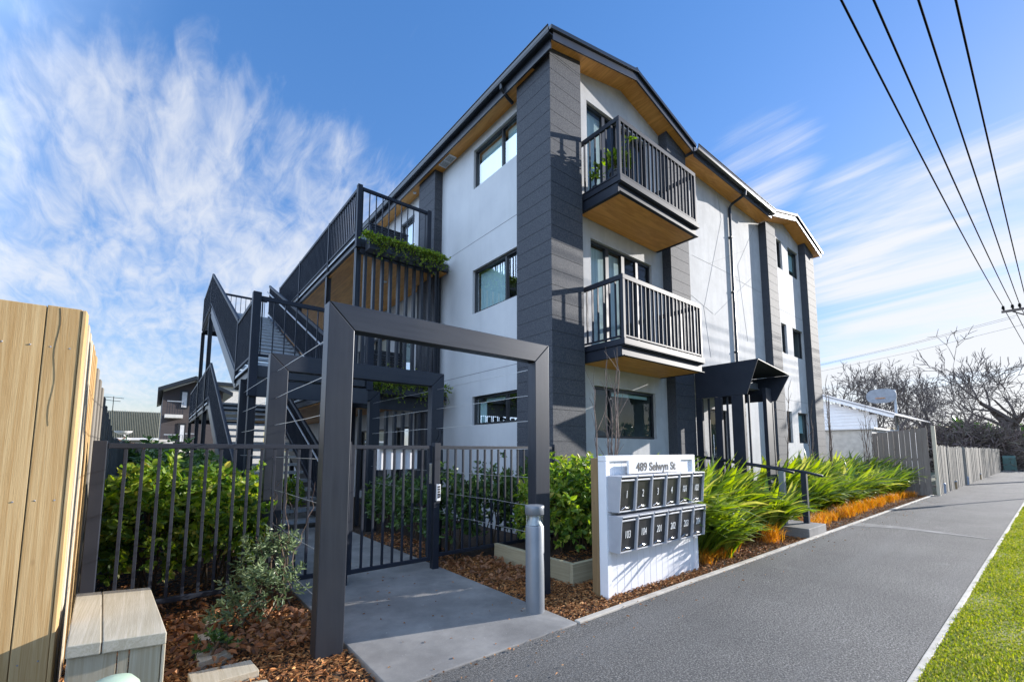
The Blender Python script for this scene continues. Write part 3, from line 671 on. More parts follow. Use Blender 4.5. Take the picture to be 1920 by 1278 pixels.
o = mb.build('path_edging', M['kerb'], bevel=.008); o['kind'] = 'structure'
# a worn mortar seam across the footpath
a, b, c = on_z(1612, 984), on_z(1690, 990), on_z(1862, 1011)
mb = MB(); z = .004
mb.add([(a[0]-.3, 2.73, z), (a[0]+.35, 2.73, z), (b[0]+.25, b[1]+.05, z), (c[0]+.03, .76, z), (c[0]-.02, .76, z), (b[0]-.06, b[1], z), (a[0]-.1, 2.45, z)], [(0,6,5,4,3,2,1)])
o = mb.build('path_seam', M['patch']); o['kind'] = 'structure'

# timber bed, box and planks
bd = thing('timber_garden_bed', (4.0, 3.66, 0), 'low treated timber sleeper bed behind the letterboxes', 'garden bed')
mb = MB(); mb.box(3.80, 3.86, 3.64, 5.08, -.05, .21); mb.build('sleeper', M['sleepery'], bd, bevel=.004)
mb = MB(); mb.box(3.80, 5.6, 3.58, 3.637, -.05, .21); mb.build('sleeper', M['sleeper'], bd, bevel=.004)
mb = MB(); mb.box(3.862, 5.6, 3.64, 5.08, .0, .15); mb.build('soil', M['soil'], bd)
BL, BR, FR, FL = np.array((-.322, 3.985)), np.array((.042, 3.86)), np.array((.11, 2.871)), np.array((-.256, 2.955)); BZ = .60
bx = thing('timber_box', ((BL[0]+FR[0])/2, (BL[1]+FR[1])/2, 0), 'weathered timber box with a plank lid beside the timber fence', 'timber box')
def lid(a, b):   # plank running front to back between fractions a, b of the width
    P = lambda r, f: FL*(1-r)*(1-f)+FR*r*(1-f)+BL*(1-r)*f+BR*r*f
    mb = MB(); q = [P(a, 0), P(b, 0), P(b, 1), P(a, 1)]
    mb.prism([tuple(p) for p in q], 'z', BZ-.058, BZ); mb.build('lid_plank', M['greyboard'], bx, bevel=.005)
lid(0, .335); lid(.345, 1)
P2 = lambda r, f: FL*(1-r)*(1-f)+FR*r*(1-f)+BL*(1-r)*f+BR*r*f
for a, b in ((.03, .50), (.51, .62), (.63, .955)):
    p, q = P2(a, .02), P2(b, .02); p2, q2 = P2(a, .045), P2(b, .045)
    mb = MB(); mb.prism([tuple(p), tuple(q), tuple(q2), tuple(p2)], 'z', -.02, BZ-.061); mb.build('front_board', M['boxboard'], bx, bevel=.003)
mb = MB(); mb.prism([tuple(P2(.965, .01)), tuple(P2(1.0, .01)), tuple(P2(1.0, .06)), tuple(P2(.965, .06))], 'z', -.02, BZ-.061); mb.build('corner_post', M['pinepale'], bx, bevel=.003)
for k in range(4):
    z = .134*k
    mb = MB(); mb.prism([tuple(P2(.96, .065)), tuple(P2(.99, .065)), tuple(P2(.99, .97)), tuple(P2(.96, .97))], 'z', z-.005, z+.125); mb.build('side_board', M['greyboard'], bx, bevel=.003)
    mb = MB(); mb.prism([tuple(P2(.01, .065)), tuple(P2(.04, .065)), tuple(P2(.04, .97)), tuple(P2(.01, .97))], 'z', z-.005, z+.125); mb.build('side_board', M['greyboard'], bx, bevel=.003)
mr = thing('marker_dome', (-.075, 2.60, 0), 'pale green rounded plastic cover in front of the timber box', 'cover')
mb = MB(); mb.lathe((-.072, 2.60, 0), [(.106,-.05),(.106,.42),(.102,.465),(.09,.502),(.066,.53),(.034,.542),(0,.545)], 28); mb.build('dome', M['mint'], mr, smooth=True)
mb = MB(); mb.lathe((-.072, 2.60, 0), [(.122,.05),(.122,.10),(.113,.10)], 28); mb.build('band', M['mint'], mr)
def plank(pts, label, mat):
    mb = MB(); mb.prism([tuple(p[:2]) for p in pts], 'z', -.04, .035); o = mb.build('timber_plank', M[mat], bevel=.004)
    tag(o, label, 'plank', 'timber planks set in the bark')
plank([on_z(352, 1262, .03), on_z(470, 1237, .03), on_z(486, 1256, .03), on_z(362, 1290, .03)], 'pale timber plank in the bark, nearest the timber box front', 'greyboard')
plank([on_z(460, 1280, .03), on_z(500, 1274, .03), on_z(520, 1300, .03), on_z(470, 1310, .03)], 'short timber offcut in the bark at the picture edge', 'greyboard')
plank([on_z(366, 1224, .03), on_z(400, 1212, .03), on_z(438, 1222, .03), on_z(372, 1243, .03)], 'pale timber plank in the bark, second from the front', 'greyboard')
plank([on_z(370, 1188, .03), on_z(412, 1180, .03), on_z(415, 1196, .03), on_z(374, 1202, .03)], 'short timber plank in the bark, third from the front', 'greyboard')
plank([on_z(375, 1165, .03), on_z(412, 1160, .03), on_z(414, 1170, .03), on_z(380, 1175, .03)], 'small timber plank nearest the metal fence', 'greyboard')

# bollard
bo = thing('bollard_light', (2.862, 3.185, 0), 'short grey cylindrical bollard light beside the entrance path', 'bollard light')
c = (2.862, 3.185, 0)
mb = MB(); mb.lathe(c, [(.088,-.05),(.088,.79),(.082,.80),(0,.80)], 36); mb.build('body', M['bollard'], bo, smooth=False)
mb = MB(); mb.lathe(c, [(.086,.895),(.092,.90),(.092,.975),(.088,.982),(0,.984)], 36); mb.lathe(c, [(.086,.895),(0,.895)], 36); mb.build('cap', M['bollard'], bo)
mb = MB(); mb.lathe(c, [(.081,.803),(.074,.815),(.058,.85),(.046,.89)], 28); mb.build('reflector', M['galv'], bo, smooth=True)
mb = MB(); mb.lathe(c, [(.085,.801),(.085,.894)], 36); mb.build('lens', M['lampglass'], bo, smooth=True)
for a in (.4, 2.5, 4.6):
    mb = MB(); mb.tube([(c[0]+.078*math.cos(a), c[1]+.078*math.sin(a), .80), (c[0]+.078*math.cos(a), c[1]+.078*math.sin(a), .895)], .004, 6); mb.build('rod', M['chrome'], bo)
for ob in [o for o in bo.children if o.name.startswith('body') or o.name.startswith('cap')]:
    for p in ob.data.polygons: p.use_smooth = abs(p.normal.z) < .5

# ------------------------------------------------------------------ letterbox stand
def text_mesh(s, size, loc, mat, parent, name='lettering', depth=.0015, sx=1., bold=0.):
    cu = bpy.data.curves.new('t', 'FONT'); cu.body = s; cu.size = size; cu.align_x = 'CENTER'; cu.align_y = 'CENTER'; cu.extrude = depth; cu.offset = bold
    ob = bpy.data.objects.new('t', cu); COL.objects.link(ob); bpy.context.view_layer.update()
    dg = bpy.context.evaluated_depsgraph_get(); me = bpy.data.meshes.new_from_object(ob.evaluated_get(dg))
    V = [(loc[0]+v.co.x*sx, loc[1]-v.co.z, loc[2]+v.co.y) for v in me.vertices]; Fc = [tuple(p.vertices) for p in me.polygons]
    bpy.data.objects.remove(ob); mb = MB(); mb.add(V, Fc); return mb.build(name, mat, parent)
LS = thing('letterbox_stand', (4.65, 3.08, 0), 'white panelled stand carrying two rows of letterboxes by the footpath', 'letterbox stand')
X0, X1, YF = 3.73, 5.56, 3.03
nb = 14
for k in range(nb):
    a = X0+.065+(X1-X0-.13)*k/nb; b = X0+.065+(X1-X0-.13)*(k+1)/nb
    mb = MB(); mb.box(a+.002, b-.002, YF+.02, YF+.04, -.04, 1.385); mb.build('board', M['whitepaint'], LS, bevel=.003)
mb = MB(); mb.box(X0+.06, X1-.06, YF+.042, YF+.075, -.04, 1.385); mb.build('backing', M['whitepaint'], LS)
for a, b in ((X0, X0+.065), (X1-.065, X1)):
    mb = MB(); mb.box(a, b, YF-.005, YF+.10, -.04, 1.383); mb.build('trim', M['whitepaint'], LS, bevel=.004)
mb = MB(); mb.box(X0, X1, YF-.005, YF+.10, 1.386, 1.447); mb.build('trim', M['whitepaint'], LS, bevel=.004)
mb = MB(); mb.box(X0-.002, X0+.10, YF+.103, YF+.20, -.05, 1.42); mb.build('post', M['post'], LS, bevel=.004)
mb = MB(); mb.box(X1-.10, X1, YF+.103, YF+.20, -.05, 1.40); mb.build('post', M['post'], LS, bevel=.004)
sgn = MB().box(4.06, 5.13, YF-.055, YF-.03, 1.245, 1.385).build('address_sign', M['sign'], LS, bevel=.003)
MB().box(4.20, 4.24, YF-.03, YF+.02, 1.28, 1.35).build('bracket', M['whitepaint'], sgn)
text_mesh('489 Selwyn St', .134, (4.60, YF-.0565, 1.314), M['black'], sgn, sx=1.06, bold=.0026)
def letterbox(x, z, w, label, num, tilt):
    t = thing('letterbox', (x+w/2, YF-.09, z), label, 'letterbox', 'letterboxes on the white stand')
    h, y0, y1 = .372, YF-.185, YF+.015
    mb = MB(); s = .011
    prof = [(y1, z), (y0+.035, z), (y0, z+h), (y1, z+h)]
    mb.prism(prof, 'x', x+.002, x+s); mb.prism(prof, 'x', x+w-s, x+w-.002)
    mb.add([(x+s,y0-.004,z+h-.012),(x+w-s,y0-.004,z+h-.012),(x+w-s,y1,z+h-.012),(x+s,y1,z+h-.012),(x+s,y0-.004,z+h+.002),(x+w-s,y0-.004,z+h+.002),(x+w-s,y1,z+h+.002),(x+s,y1,z+h+.002)],
        [(0,3,2,1),(4,5,6,7),(0,1,5,4),(1,2,6,5),(2,3,7,6),(3,0,4,7)])
    mb.box(x+s, x+w-s, y0+.05, y1, z, z+.012); mb.box(x+s, x+w-s, y1-.012, y1, z+.014, z+h-.014)
    mb.build('case', M['boxgrey'], t, bevel=.0015)
    # door hinged at the bottom, lid strip above
    yb, yt = y0+.062, y0+.030; zb, zt_ = z+.016, z+h-.055
    mb = MB(); mb.add([(x+s+.003,yb,zb),(x+w-s-.003,yb,zb),(x+w-s-.003,yt,zt_),(x+s+.003,yt,zt_),(x+s+.003,yb+.008,zb),(x+w-s-.003,yb+.008,zb),(x+w-s-.003,yt+.008,zt_),(x+s+.003,yt+.008,zt_)],
        [(0,1,2,3),(4,7,6,5),(0,4,5,1),(1,5,6,2),(2,6,7,3),(3,7,4,0)]); d = mb.build('door', M['boxdoor'], t)
    ym = yb+(yt-yb)*.55
    o = text_mesh(num, .112, (0, 0, 0), M['dot'], d, sx=.62, bold=-.0006)
    o.rotation_euler.x = math.atan2(yb-yt, zt_-zb)
    o.location = (x+w*.5, ym-.004, zb+(zt_-zb)*.56-.04); 
    MB().box(x+s+.004, x+w-s-.004, y0+.012, y0+.022, z+h-.052, z+h-.036).build('slot_flap', M['boxgrey'], t, bevel=.002)
    MB().tube([(x+w*.60, yb-.002, z+.045), (x+w*.60, yb-.022, z+.045)], .011, 12).build('lock', M['chrome'], t)
    MB().tube([(x+w*.22, yb-.006, z+.028), (x+w*.38, yb-.02, z+.052), (x+w*.52, yb-.02, z+.04), (x+w*.60, yb-.02, z+.045)], .004, 6).build('latch', M['chrome'], t)
names = [['1','2','3','4','101','102'], ['103','104','201','202','203','204']]
for r in range(2):
    for k in range(6):
        w = .2855; x = 3.752+k*w
        letterbox(x, .862 if r == 0 else .452, w, 'silver letterbox with black door numbered %s in the %s row' % (names[r][k], 'upper' if r == 0 else 'lower'), names[r][k], 0)

# ------------------------------------------------------------------ entrance porch
P = thing('entrance_porch', (10.4, 4.6, 0), 'black folded metal porch hood on tall fins over the street door', 'porch')
def plate(name, pts, th, mat=M['rail']):
    p = [np.array(q, float) for q in pts]; n = np.cross(p[1]-p[0], p[2]-p[0]); n /= np.linalg.norm(n)
    k = len(p); mb = MB(); mb.add([q for q in p]+[q+n*th for q in p], [tuple(range(k-1, -1, -1)), tuple(range(k, 2*k))]+[(i, (i+1) % k, k+(i+1) % k, k+i) for i in range(k)]); return mb.build(name, mat, P, bevel=.002)
xl, xr = 9.72, 11.18
plate('hood_side', [(xl,5.19,2.69),(xl,4.05,2.69),(xl,3.80,3.40),(xl,5.19,3.40)], .02)
plate('hood_side', [(xr,5.40,2.66),(xr,4.02,2.66),(xr+.10,3.76,3.225),(xr+.02,5.40,3.225)], -.02)
plate('hood_top', [(xl,3.80,3.404),(xr+.10,3.76,3.229),(xr+.02,5.40,3.229),(xl,5.40,3.404)], .02)
MB().box(xl+.03, xr-.03, 4.40, 4.50, 2.96, 3.10).build('header_beam', M['bollard'], P, bevel=.004)
MB().box(xl+.03, xr-.03, 4.36, 4.54, 2.935, 2.957).build('header_beam', M['bollard'], P, bevel=.003)
for a, b in ((5.04, 5.19), (4.60, 4.75), (4.13, 4.38)): MB().box(xl-.03, xl+.05, a, b, .3, 2.685).build('fin', M['rail'], P, bevel=.004)
for a in (4.05, 4.50, 4.92): MB().box(xl+.07, xl+.10, a, a+.04, .3, 2.685).build('fin', M['rail'], P, bevel=.003)
MB().box(xr-.42, xr-.12, 4.08, 4.16, .2, 2.93).build('fin', M['rail'], P, bevel=.004)
MB().box(xr-.08, xr-.02, 4.08, 4.14, .2, 2.655).build('fin', M['rail'], P, bevel=.004)
MB().box(xr-.08, xr-.02, 4.70, 4.76, .2, 2.655).build('fin', M['rail'], P, bevel=.004)
st = thing('concrete_steps', (9.3, 3.4, 0), 'grey concrete steps from the footpath to the porch', 'steps')
MB().box(8.90, 9.80, 2.81, 3.38, -.1, .15).build('step', M['conc'], st, bevel=.01)
MB().box(8.70, 9.90, 3.382, 3.80, -.1, .30).build('step', M['conc'], st, bevel=.01)
MB().box(8.70, 11.3, 3.802, 5.38, -.1, .44).build('landing', M['conc'], st, bevel=.01)
HR = thing('step_handrail', (9.4, 3.4, .15), 'black handrail on two square posts over the concrete steps', 'handrail')
MB().box(9.58, 9.67, 3.02, 3.11, .15, 1.09).build('post', M['rail'], HR, bevel=.004)
MB().box(9.02, 9.11, 3.20, 3.29, .15, 1.13).build('post', M['bollard'], HR, bevel=.004)
MB().tube([(9.62, 2.76, 1.03), (9.62, 3.05, 1.10), (9.62, 5.0, 1.36)], .024, 8).build('rail', M['rail'], HR, smooth=True)
MB().tube([(9.07, 3.05, 1.10), (9.07, 3.25, 1.15), (9.07, 4.9, 1.38)], .024, 8).build('rail', M['rail'], HR, smooth=True)
MB().tube([(9.065, 3.245, .55), (9.62, 3.065, .55)], .005, 6).build('wire', M['wire'], HR)

# ------------------------------------------------------------------ fences
FN = thing('paling_fence', (-1.1, 3.32, 0), 'fresh pine board fence end facing the footpath at the left edge', 'fence')
YFN = 3.30
nails = MB()
def NAIL(nx):
    for z in (.45, 1.245, 2.045): nails.tube([(nx+RNG.normal()*.008, YFN+.02, z+RNG.normal()*.01), (nx, YFN-.0015, z)], .004, 8)
x = -.330
for w in (.018, .135, .185, .19, .18, .2, .18, .19, .2):
    if w > .1: MB().box(x-w+.003, x, YFN+(.0 if w < .15 else .002), YFN+.032, -.05, 2.265+RNG.normal()*.003).build('board', M['pine'], FN, bevel=.003); NAIL(x-w*.25); NAIL(x-w*.78)
    else: MB().box(x-w+.002, x, YFN-.004, YFN+.10, -.05, 2.262).build('board', M['pine'], FN, bevel=.003)
    x -= w
for z in (.4, 1.2, 2.0): MB().box(-1.9, -.36, YFN+.034, YFN+.08, z, z+.09).build('rail', M['pinepale'], FN)
nails.build('nail_heads', M['hoop'], FN)
mb = MB()
for k in range(14): mb.bar((-.432+.006*math.sin(k*.9), YFN-.0012, 2.258-k*.045), (-.432+.006*math.sin((k+1)*.9), YFN-.0012, 2.258-(k+1)*.045), (.0011*(1-k/16)+.0003), .0015, up=(0,1,0))
mb.build('split', M['black'], FN)
FR_ = thing('paling_fence', (-.43, 8, 0), 'stepped timber side fence running back behind the pine fence end', 'fence')
y = YFN+.10; k = 0
def topz(y): return 2.27+.03*(y-3.3) if y < 5.2 else (2.32-(y-5.2)*.21 if y < 8.3 else 1.675+.03*math.sin(y*3))
def fx(y): return -.330-(y-3.3)*.055 if y < 5.2 else -.435
def side_paling(mb, y, w, k, z):
    o_ = -.012 if k % 2 else 0
    return mb.prism([(fx(y)-.02+o_, y), (fx(y)+o_, y), (fx(y+w)+o_, y+w-.003), (fx(y+w)-.02+o_, y+w-.003)], 'z', -.05, z)
while k < 95:
    m_ = M['pinepale'] if y < 4.3 else (M['pine'] if y < 5.2 else M['oldfence'])  # near sun and far shade put into the timber tones; far run also older
    side_paling(MB(), y, .148, k, topz(y)-RNG.random()*.02).build('paling', m_, FR_); y += .148; k += 1
mb = MB()
while y < 30: side_paling(mb, y, .15, k, topz(y)); y += .15; k += 1
mb.build('paling_row', M['oldfence'], FR_, kind='stuff')
for y in (5.0, 7.4, 9.8, 12.2): MB().box(-.55, -.445, y, y+.1, -.05, topz(y)-.12).build('post', M['post'], FR_)

def paling_wall(name, p, q, h0, h1, w, mat, label, jit=.01, th=.02, lean=0.):
    p = np.array(p, float); q = np.array(q, float); n = int(np.linalg.norm(q-p)/w); d = (q-p)/np.linalg.norm(q-p); nn = np.array((-d[1], d[0]))
    t = thing(name, ((p[0]+q[0])/2, (p[1]+q[1])/2, 0), label, 'fence')
    rest = MB()
    for k in range(n):
        a = p+d*w*k; b = p+d*(w*(k+1)-.004-abs(RNG.normal())*jit*.4); off = nn*(.012*(k % 2)+RNG.normal()*jit*.3); h = h0+(h1-h0)*k/n+RNG.normal()*jit
        mb = MB() if k < 95 else rest; sh = nn*lean*0
        pts = [a+off, b+off, b+off+nn*th, a+off+nn*th]
        mb.prism([tuple(z_) for z_ in pts], 'z', -.05, h)
        if k < 95: mb.build('paling', mat, t)
    if rest.v: rest.build('paling_row', mat, t, kind='stuff')
    for z in (.3, 1.2):
        if z < h0: MB().bar((*(p+nn*(th+.05)), z), (*(q+nn*(th+.05)), z), .05, .08).build('rail', mat, t)
    return t
paling_wall('paling_fence', (20.55, 4.26), (20.55, 2.66), 2.14, 2.30, .15, M['greyfence'], 'tall grey paling fence standing square to the footpath past the strap plants', .008)
MB_ = MB().box(20.50, 20.62, 2.56, 2.655, -.1, 2.34); o = MB_.build('fence_post', M['pinepale'], bevel=.004); tag(o, 'pale square timber post ending the tall grey fence at the footpath', 'post')
paling_wall('paling_fence', (21.0, 2.62), (47.5, 2.62), 1.66, 1.60, .14, M['oldfence'], 'low weathered paling fence running along the footpath into the distance', .03)
for i, (x, lab) in enumerate(((21.9, 'grey stub nearest the tall fence post, by the footpath'), (24.6, 'short stub second along the weathered fence foot'), (28.3, 'short stub third along the weathered fence foot'), (33.5, 'round grey stub farthest along the weathered fence foot'))):
    t = thing('pipe_stub', (x, 2.62, 0), lab, 'stub', 'stubs along the fence foot')
    MB().lathe((x, 2.66, 0), [(.085,-.05),(.085,.34),(.07,.36),(0,.36)], 16).build('pipe', M['stub'] if i % 2 == 0 else M['post'], t); MB().lathe((x, 2.66, 0), [(.095,.28),(.095,.33),(.085,.335)], 16).build('collar', M['stub'], t)
ct = thing('utility_cabinet', (49.2, 2.35, 0), 'dark green rounded utility cabinet at the far end of the fence', 'cabinet')
MB().prism([(48.7,-.05),(49.7,-.05),(49.7,1.0),(49.55,1.14),(48.85,1.14),(48.7,1.0)], 'y', 1.95, 2.6).build('body', M['bin'], ct, bevel=.03)
MB().box(48.67, 48.695, 2.0, 2.55, .1, .95).build('door', M['bin'], ct, bevel=.01)
MB().box(48.6, 49.8, 1.9, 2.65, -.06, .06).build('plinth', M['conc'], ct)

# street sign outside the frame whose shadow crosses the footpath
ss = thing('street_sign', (25.9, -.62, 0), 'tall street sign on a pole by the far kerb of the footpath', 'sign')
MB().tube([(25.9, -.62, -.1), (25.9, -.62, 3.75)], .04, 10).build('pole', M['galv'], ss)
MB().box(25.6, 26.2, -.68, -.665, 2.95, 3.72).build('plate', M['galv'], ss, bevel=.004)
# power pole, cross-arm and lines
pp = thing('power_pole', (36.2, .1, 0), 'timber power pole with a dark cross arm and insulators', 'power pole')
MB().tube([(36.2, .1, -.3), (36.2, .1, 10.0)], [.17, .12], 12).build('pole', M['trunk'], pp)
MB().box(36.03, 36.13, -1.25, 1.36, 9.08, 9.20).build('cross_arm', M['trunk'], pp)
MB().bar((36.1, .95, 9.08), (36.15, .12, 8.5), .05, .05).build('brace', M['cable'], pp); MB().bar((36.1, -.75, 9.08), (36.15, .08, 8.5), .05, .05).build('brace', M['cable'], pp)
WY = (1.28, .94, .68, .42)
for y in WY+(-.4, -.9): MB().lathe((36.08, y, 9.20), [(.03,0),(.03,.08),(.075,.10),(.05,.14),(.075,.17),(.045,.21),(.06,.25),(0,.28)], 10).build('insulator', M['cable'], pp)
heads = [on_z(1577, 0, 8.9), on_z(1638, 0, 8.9), on_z(1722, 0, 8.9), on_z(1792, 0, 8.9)]
wl = ('leftmost of the four black power lines overhead', 'second black power line from the left overhead', 'third black power line from the left overhead', 'rightmost of the four black power lines overhead')
for i in range(4):
    a = np.array((36.08, WY[i], 9.46)); h = heads[i]; d = (h-a)/(a[0]-h[0]); pts = []
    for k in range(40):
        x = 36.08-k*46/39; s_ = (36.08-x); L0 = 36.08-h[0]
        z = 9.46+(8.9-9.46)*(s_/L0)-.9*(s_/L0)*(1-s_/L0)*1.0
        pts.append((x, a[1]+d[1]*s_, z+.0))
    o = MB().tube(pts, .017, 6).build('power_line', M['cable'], smooth=True); tag(o, wl[i], 'power line', 'power lines along the street')
for i, (y, lab) in enumerate(((1.28, 'thin line running on from the left end of the cross arm'), (.94, 'thin line running on from the second insulator of the cross arm'), (.68, 'thin line running on from the third insulator of the cross arm'))):
    o = MB().tube([(36.1, y, 9.42), (50, y-.6, 8.4), (66, y-1.2, 8.2), (80, y-1.9, 9)], .016, 5).build('power_line', M['cable']); tag(o, lab, 'power line', 'power lines beyond the pole')
for i, (dy, dz) in enumerate(((0, 0), (.12, .12), (.3, -.45))):
    a = np.array((36.2, .9-dy, 8.75+dz)); e = np.array((36.5+i*.3, 19.0, 7.0+dz*.6)); m_ = (a+e)/2-np.array((0, 0, .35))
    o = MB().tube([a, a*.5+m_*.5-np.array((0,0,.1)), m_, e*.5+m_*.5-np.array((0,0,.1)), e], .007, 5).build('service_line', M['cable']); tag(o, ('upper thin service line sloping from the pole over the trees', 'second thin service line sloping from the pole over the trees', 'lowest thin service line sloping from the pole over the trees')[i], 'service line', 'service lines from the pole')

# ------------------------------------------------------------------ far buildings
H1 = thing('weatherboard_house', (31, 10, 0), 'white weatherboard house with a low gable beyond the grey fence', 'house')
hx = 27.0
def hy(px, py): return on_x(px, py, hx)
ev = hy(1680, 780); apx = np.array((hx, 9.6, 5.15))
mb = MB(); y0w, y1w = 5.35, 14.0
z = .2
sl_ = (apx[2]-ev[2])/(apx[1]-ev[1])
while z < apx[2]-.2:
    # each weatherboard is a lapped strip cut by the roof slope
    zt = z+.16; ya = max(y0w, ev[1]+(zt-ev[2]+.12)/sl_); yb = min(y1w, 2*apx[1]-ya)
    if yb-ya > .2: mb.add([(hx-.022,ya,z),(hx-.022,yb,z),(hx,yb,zt),(hx,ya,zt),(hx,ya,z),(hx,yb,z)], [(0,1,2,3),(0,4,5,1)])
    z += .16
mb.box(hx+.005, hx+9, y0w, y1w, -.1, 2.6); mb.build('wall', M['whitepaint'], H1)
for s in (-1, 1):
    e2 = np.array((hx, apx[1]+s*(apx[1]-ev[1]), ev[2]))
    mb = MB(); mb.bar((hx-.35, e2[1], e2[2]), (hx-.35, apx[1], apx[2]), .03, .2); mb.build('barge_board', M['whitepaint'], H1)
    mb = MB(); mb.add([(hx-.4,e2[1],e2[2]+.11),(hx-.4,apx[1],apx[2]+.11),(hx+9,apx[1],apx[2]+.11),(hx+9,e2[1],e2[2]+.11),(hx-.4,e2[1],e2[2]+.05),(hx-.4,apx[1],apx[2]+.05),(hx+9,apx[1],apx[2]+.05),(hx+9,e2[1],e2[2]+.05)],
        [(0,1,2,3),(7,6,5,4),(0,4,5,1),(3,2,6,7),(0,3,7,4),(1,5,6,2)]); mb.build('roof', M['hoop'], H1)
MB().box(hx+.4, hx+1.6, y0w-.02, y0w-.005, 1.2, 2.3).build('window', M['frame'], H1)
gr = thing('garden_shed', (24, 9, 0), 'low cream shed wall between the apartment block and the white house', 'shed')
MB().box(22.5, 25, 4.66, 12, -.1, 2.36).build('wall', M['wall2'], gr); MB().box(22.4, 25.1, 4.56, 12.1, 2.362, 2.43).build('roof', M['whitepaint'], gr, bevel=.01)
# basketball hoop
bb = on_x(1652, 742, 33.0); bp = on_x(1681, 780, 33.4)
BH = thing('basketball_hoop', (33.4, bp[1], 0), 'grey rounded basketball backboard on a pale pole over the fence', 'basketball hoop')
mb = MB(); ry, rz = .70, .42
mb.prism([(bb[1]+ry*math.copysign(abs(math.cos(a))**.7, math.cos(a)), bb[2]+rz*math.copysign(abs(math.sin(a))**.8, math.sin(a))) for a in np.linspace(0, 2*math.pi, 32, endpoint=False)], 'x', 33.0, 33.05); mb.build('backboard', M['hoop'], BH)
MB().tube([(33.4, bp[1], -.1), (33.4, bp[1], bb[2]+.35)], .07, 10).build('pole', M['galv'], BH)
MB().bar((33.4, bp[1], bb[2]-.3), (33.06, bb[1], bb[2]-.1), .06, .06).build('arm', M['galv'], BH); MB().bar((33.4, bp[1], bb[2]+.2), (33.06, bb[1], bb[2]+.15), .06, .06).build('arm', M['galv'], BH)
MB().tube([(32.75+.23*math.cos(a), bb[1]+.23*math.sin(a), bb[2]-.15) for a in np.linspace(0, 6.283, 18)], .012, 6).build('rim', M['sedge'], BH)
# brown apartment block behind the stairs
BB = thing('brown_apartment_block', (5.5, 45, 0), 'dark brown apartment block with small balconies far behind the stairs', 'building')
by = 44.0
def bw(px, py): return on_y(px, py, by)
l0 = bw(306, 740)[0]; zt = bw(330, 728)[2]; ap = bw(366, 712)
mb = MB(); x1 = ap[0]+(ap[0]-l0)
mb.add([(l0,by,-.1),(x1,by,-.1),(x1,by,zt),(ap[0],by,ap[2]-.15),(l0,by,bw(306,733)[2]-.05)], [(0,1,2,3,4)]); mb.quad((l0,by,-.1),(l0,by+14,-.1),(l0,by+14,zt),(l0,by,zt)); mb.build('wall', M['brick'], BB)
for a, b in ((bw(296, 733), ap), (ap, np.array((x1+.6, by, bw(296, 733)[2])))):
    mb = MB(); mb.prism([(a[0], a[2]-.1), (b[0], b[2]-.1), (b[0], b[2]+.2), (a[0], a[2]+.2)], 'y', by-1.0, by+15); mb.build('roof', M['gutter'], BB)
def bbal(pxl, pxr, pt, pb):
    a, b = bw(pxl, pb), bw(pxr, pt); yf = by-1.2; k = yf/by
    x0, x1_, z0, z1 = a[0]*k, b[0]*k, 1.5+(a[2]-1.5)*k, 1.5+(b[2]-1.5)*k
    o = MB().box(x0-.1, x1_, yf, by, z0-.25, z0).build('balcony', M['wall2'], BB)
    MB().box(x0, x1_, yf, yf+.06, z1-.07, z1).build('top_rail', M['galv'], o)
    mb = MB(); x = x0
    while x < x1_: mb.box(x, x+.035, yf+.01, yf+.05, z0, z1-.07); x += .16
    mb.build('baluster_panel', M['rail'], o)
bbal(312, 345, 752, 776); bbal(305, 343, 814, 842); bbal(345, 366, 812, 842)
for (a, b) in (((338, 731), (352, 766)), ((334, 793), (346, 830))):
    p, q = bw(*a), bw(*b); o = MB().box(p[0], q[0], by-.06, by-.01, q[2], p[2]).build('window', M['frame'], BB); MB().box(p[0]+.15, q[0]-.1, by-.075, by-.062, q[2]+.1, p[2]-.15).build('pane', M['sign'], o)
W2 = thing('cream_house', (8, 60, 0), 'cream building with a flat roof glimpsed between the stair flights', 'building')
p, q = on_y(405, 722, 60), on_y(440, 800, 60); MB().box(p[0], q[0]+3, 60, 70, -.1, p[2]).build('wall', M['wall2'], W2); MB().box(p[0]-.3, q[0]+3.3, 59.5, 70.3, p[2], p[2]+.35).build('roof', M['gutter'], W2)
# green-roofed house
GH = thing('iron_roofed_house', (-1.5, 38, 0), 'pale house with a big olive corrugated iron roof behind the side fence', 'house')
gy = 34.0; a, b = on_y(215, 822, gy), on_y(293, 822, gy); rt, rb = on_y(203, 770, gy+4), on_y(302, 770, gy+4)
MB().box(a[0]-3, b[0]+.9, gy+.4, gy+9, -.1, a[2]).build('wall', M['wall2'], GH)
mb = MB(); n = 60; xa, xb, ta, tb = a[0]-2.5, b[0]+.1, rt[0]-2.6, rb[0]
for k in range(n):
    for q, dz in ((k, 0), (k+.5, .05)):
        pass
    f0, f1, f2 = k/n, (k+.5)/n, (k+1)/n
    L0 = lambda f, dz: ((xa+(xb-xa)*f, gy, a[2]+dz), (ta+(tb-ta)*f, gy+4, rt[2]+dz))
    p0, p1, p2 = L0(f0, 0), L0(f1, .07), L0(f2, 0)
    mb.quad(p0[0], p1[0], p1[1], p0[1]); mb.quad(p1[0], p2[0], p2[1], p1[1])
mb.quad((xa,gy+8,a[2]),(ta,gy+4,rt[2]),(tb,gy+4,rt[2]),(xb,gy+8,a[2])); mb.build('roof', M['iron'], GH)
MB().add([(xb-.02,gy,a[2]),(tb-.02,gy+4,rt[2]),(xb-.02,gy+8,a[2])], [(0,1,2)]).build('gable', M['wall2'], GH)
MB().bar((xa, gy-.05, a[2]), (xb, gy-.05, a[2]), .12, .12).build('gutter', M['whitepaint'], GH)
an = thing('tv_antenna', (rt[0]+.4, gy+4, rt[2]), 'thin television antenna on the olive iron roof', 'antenna')
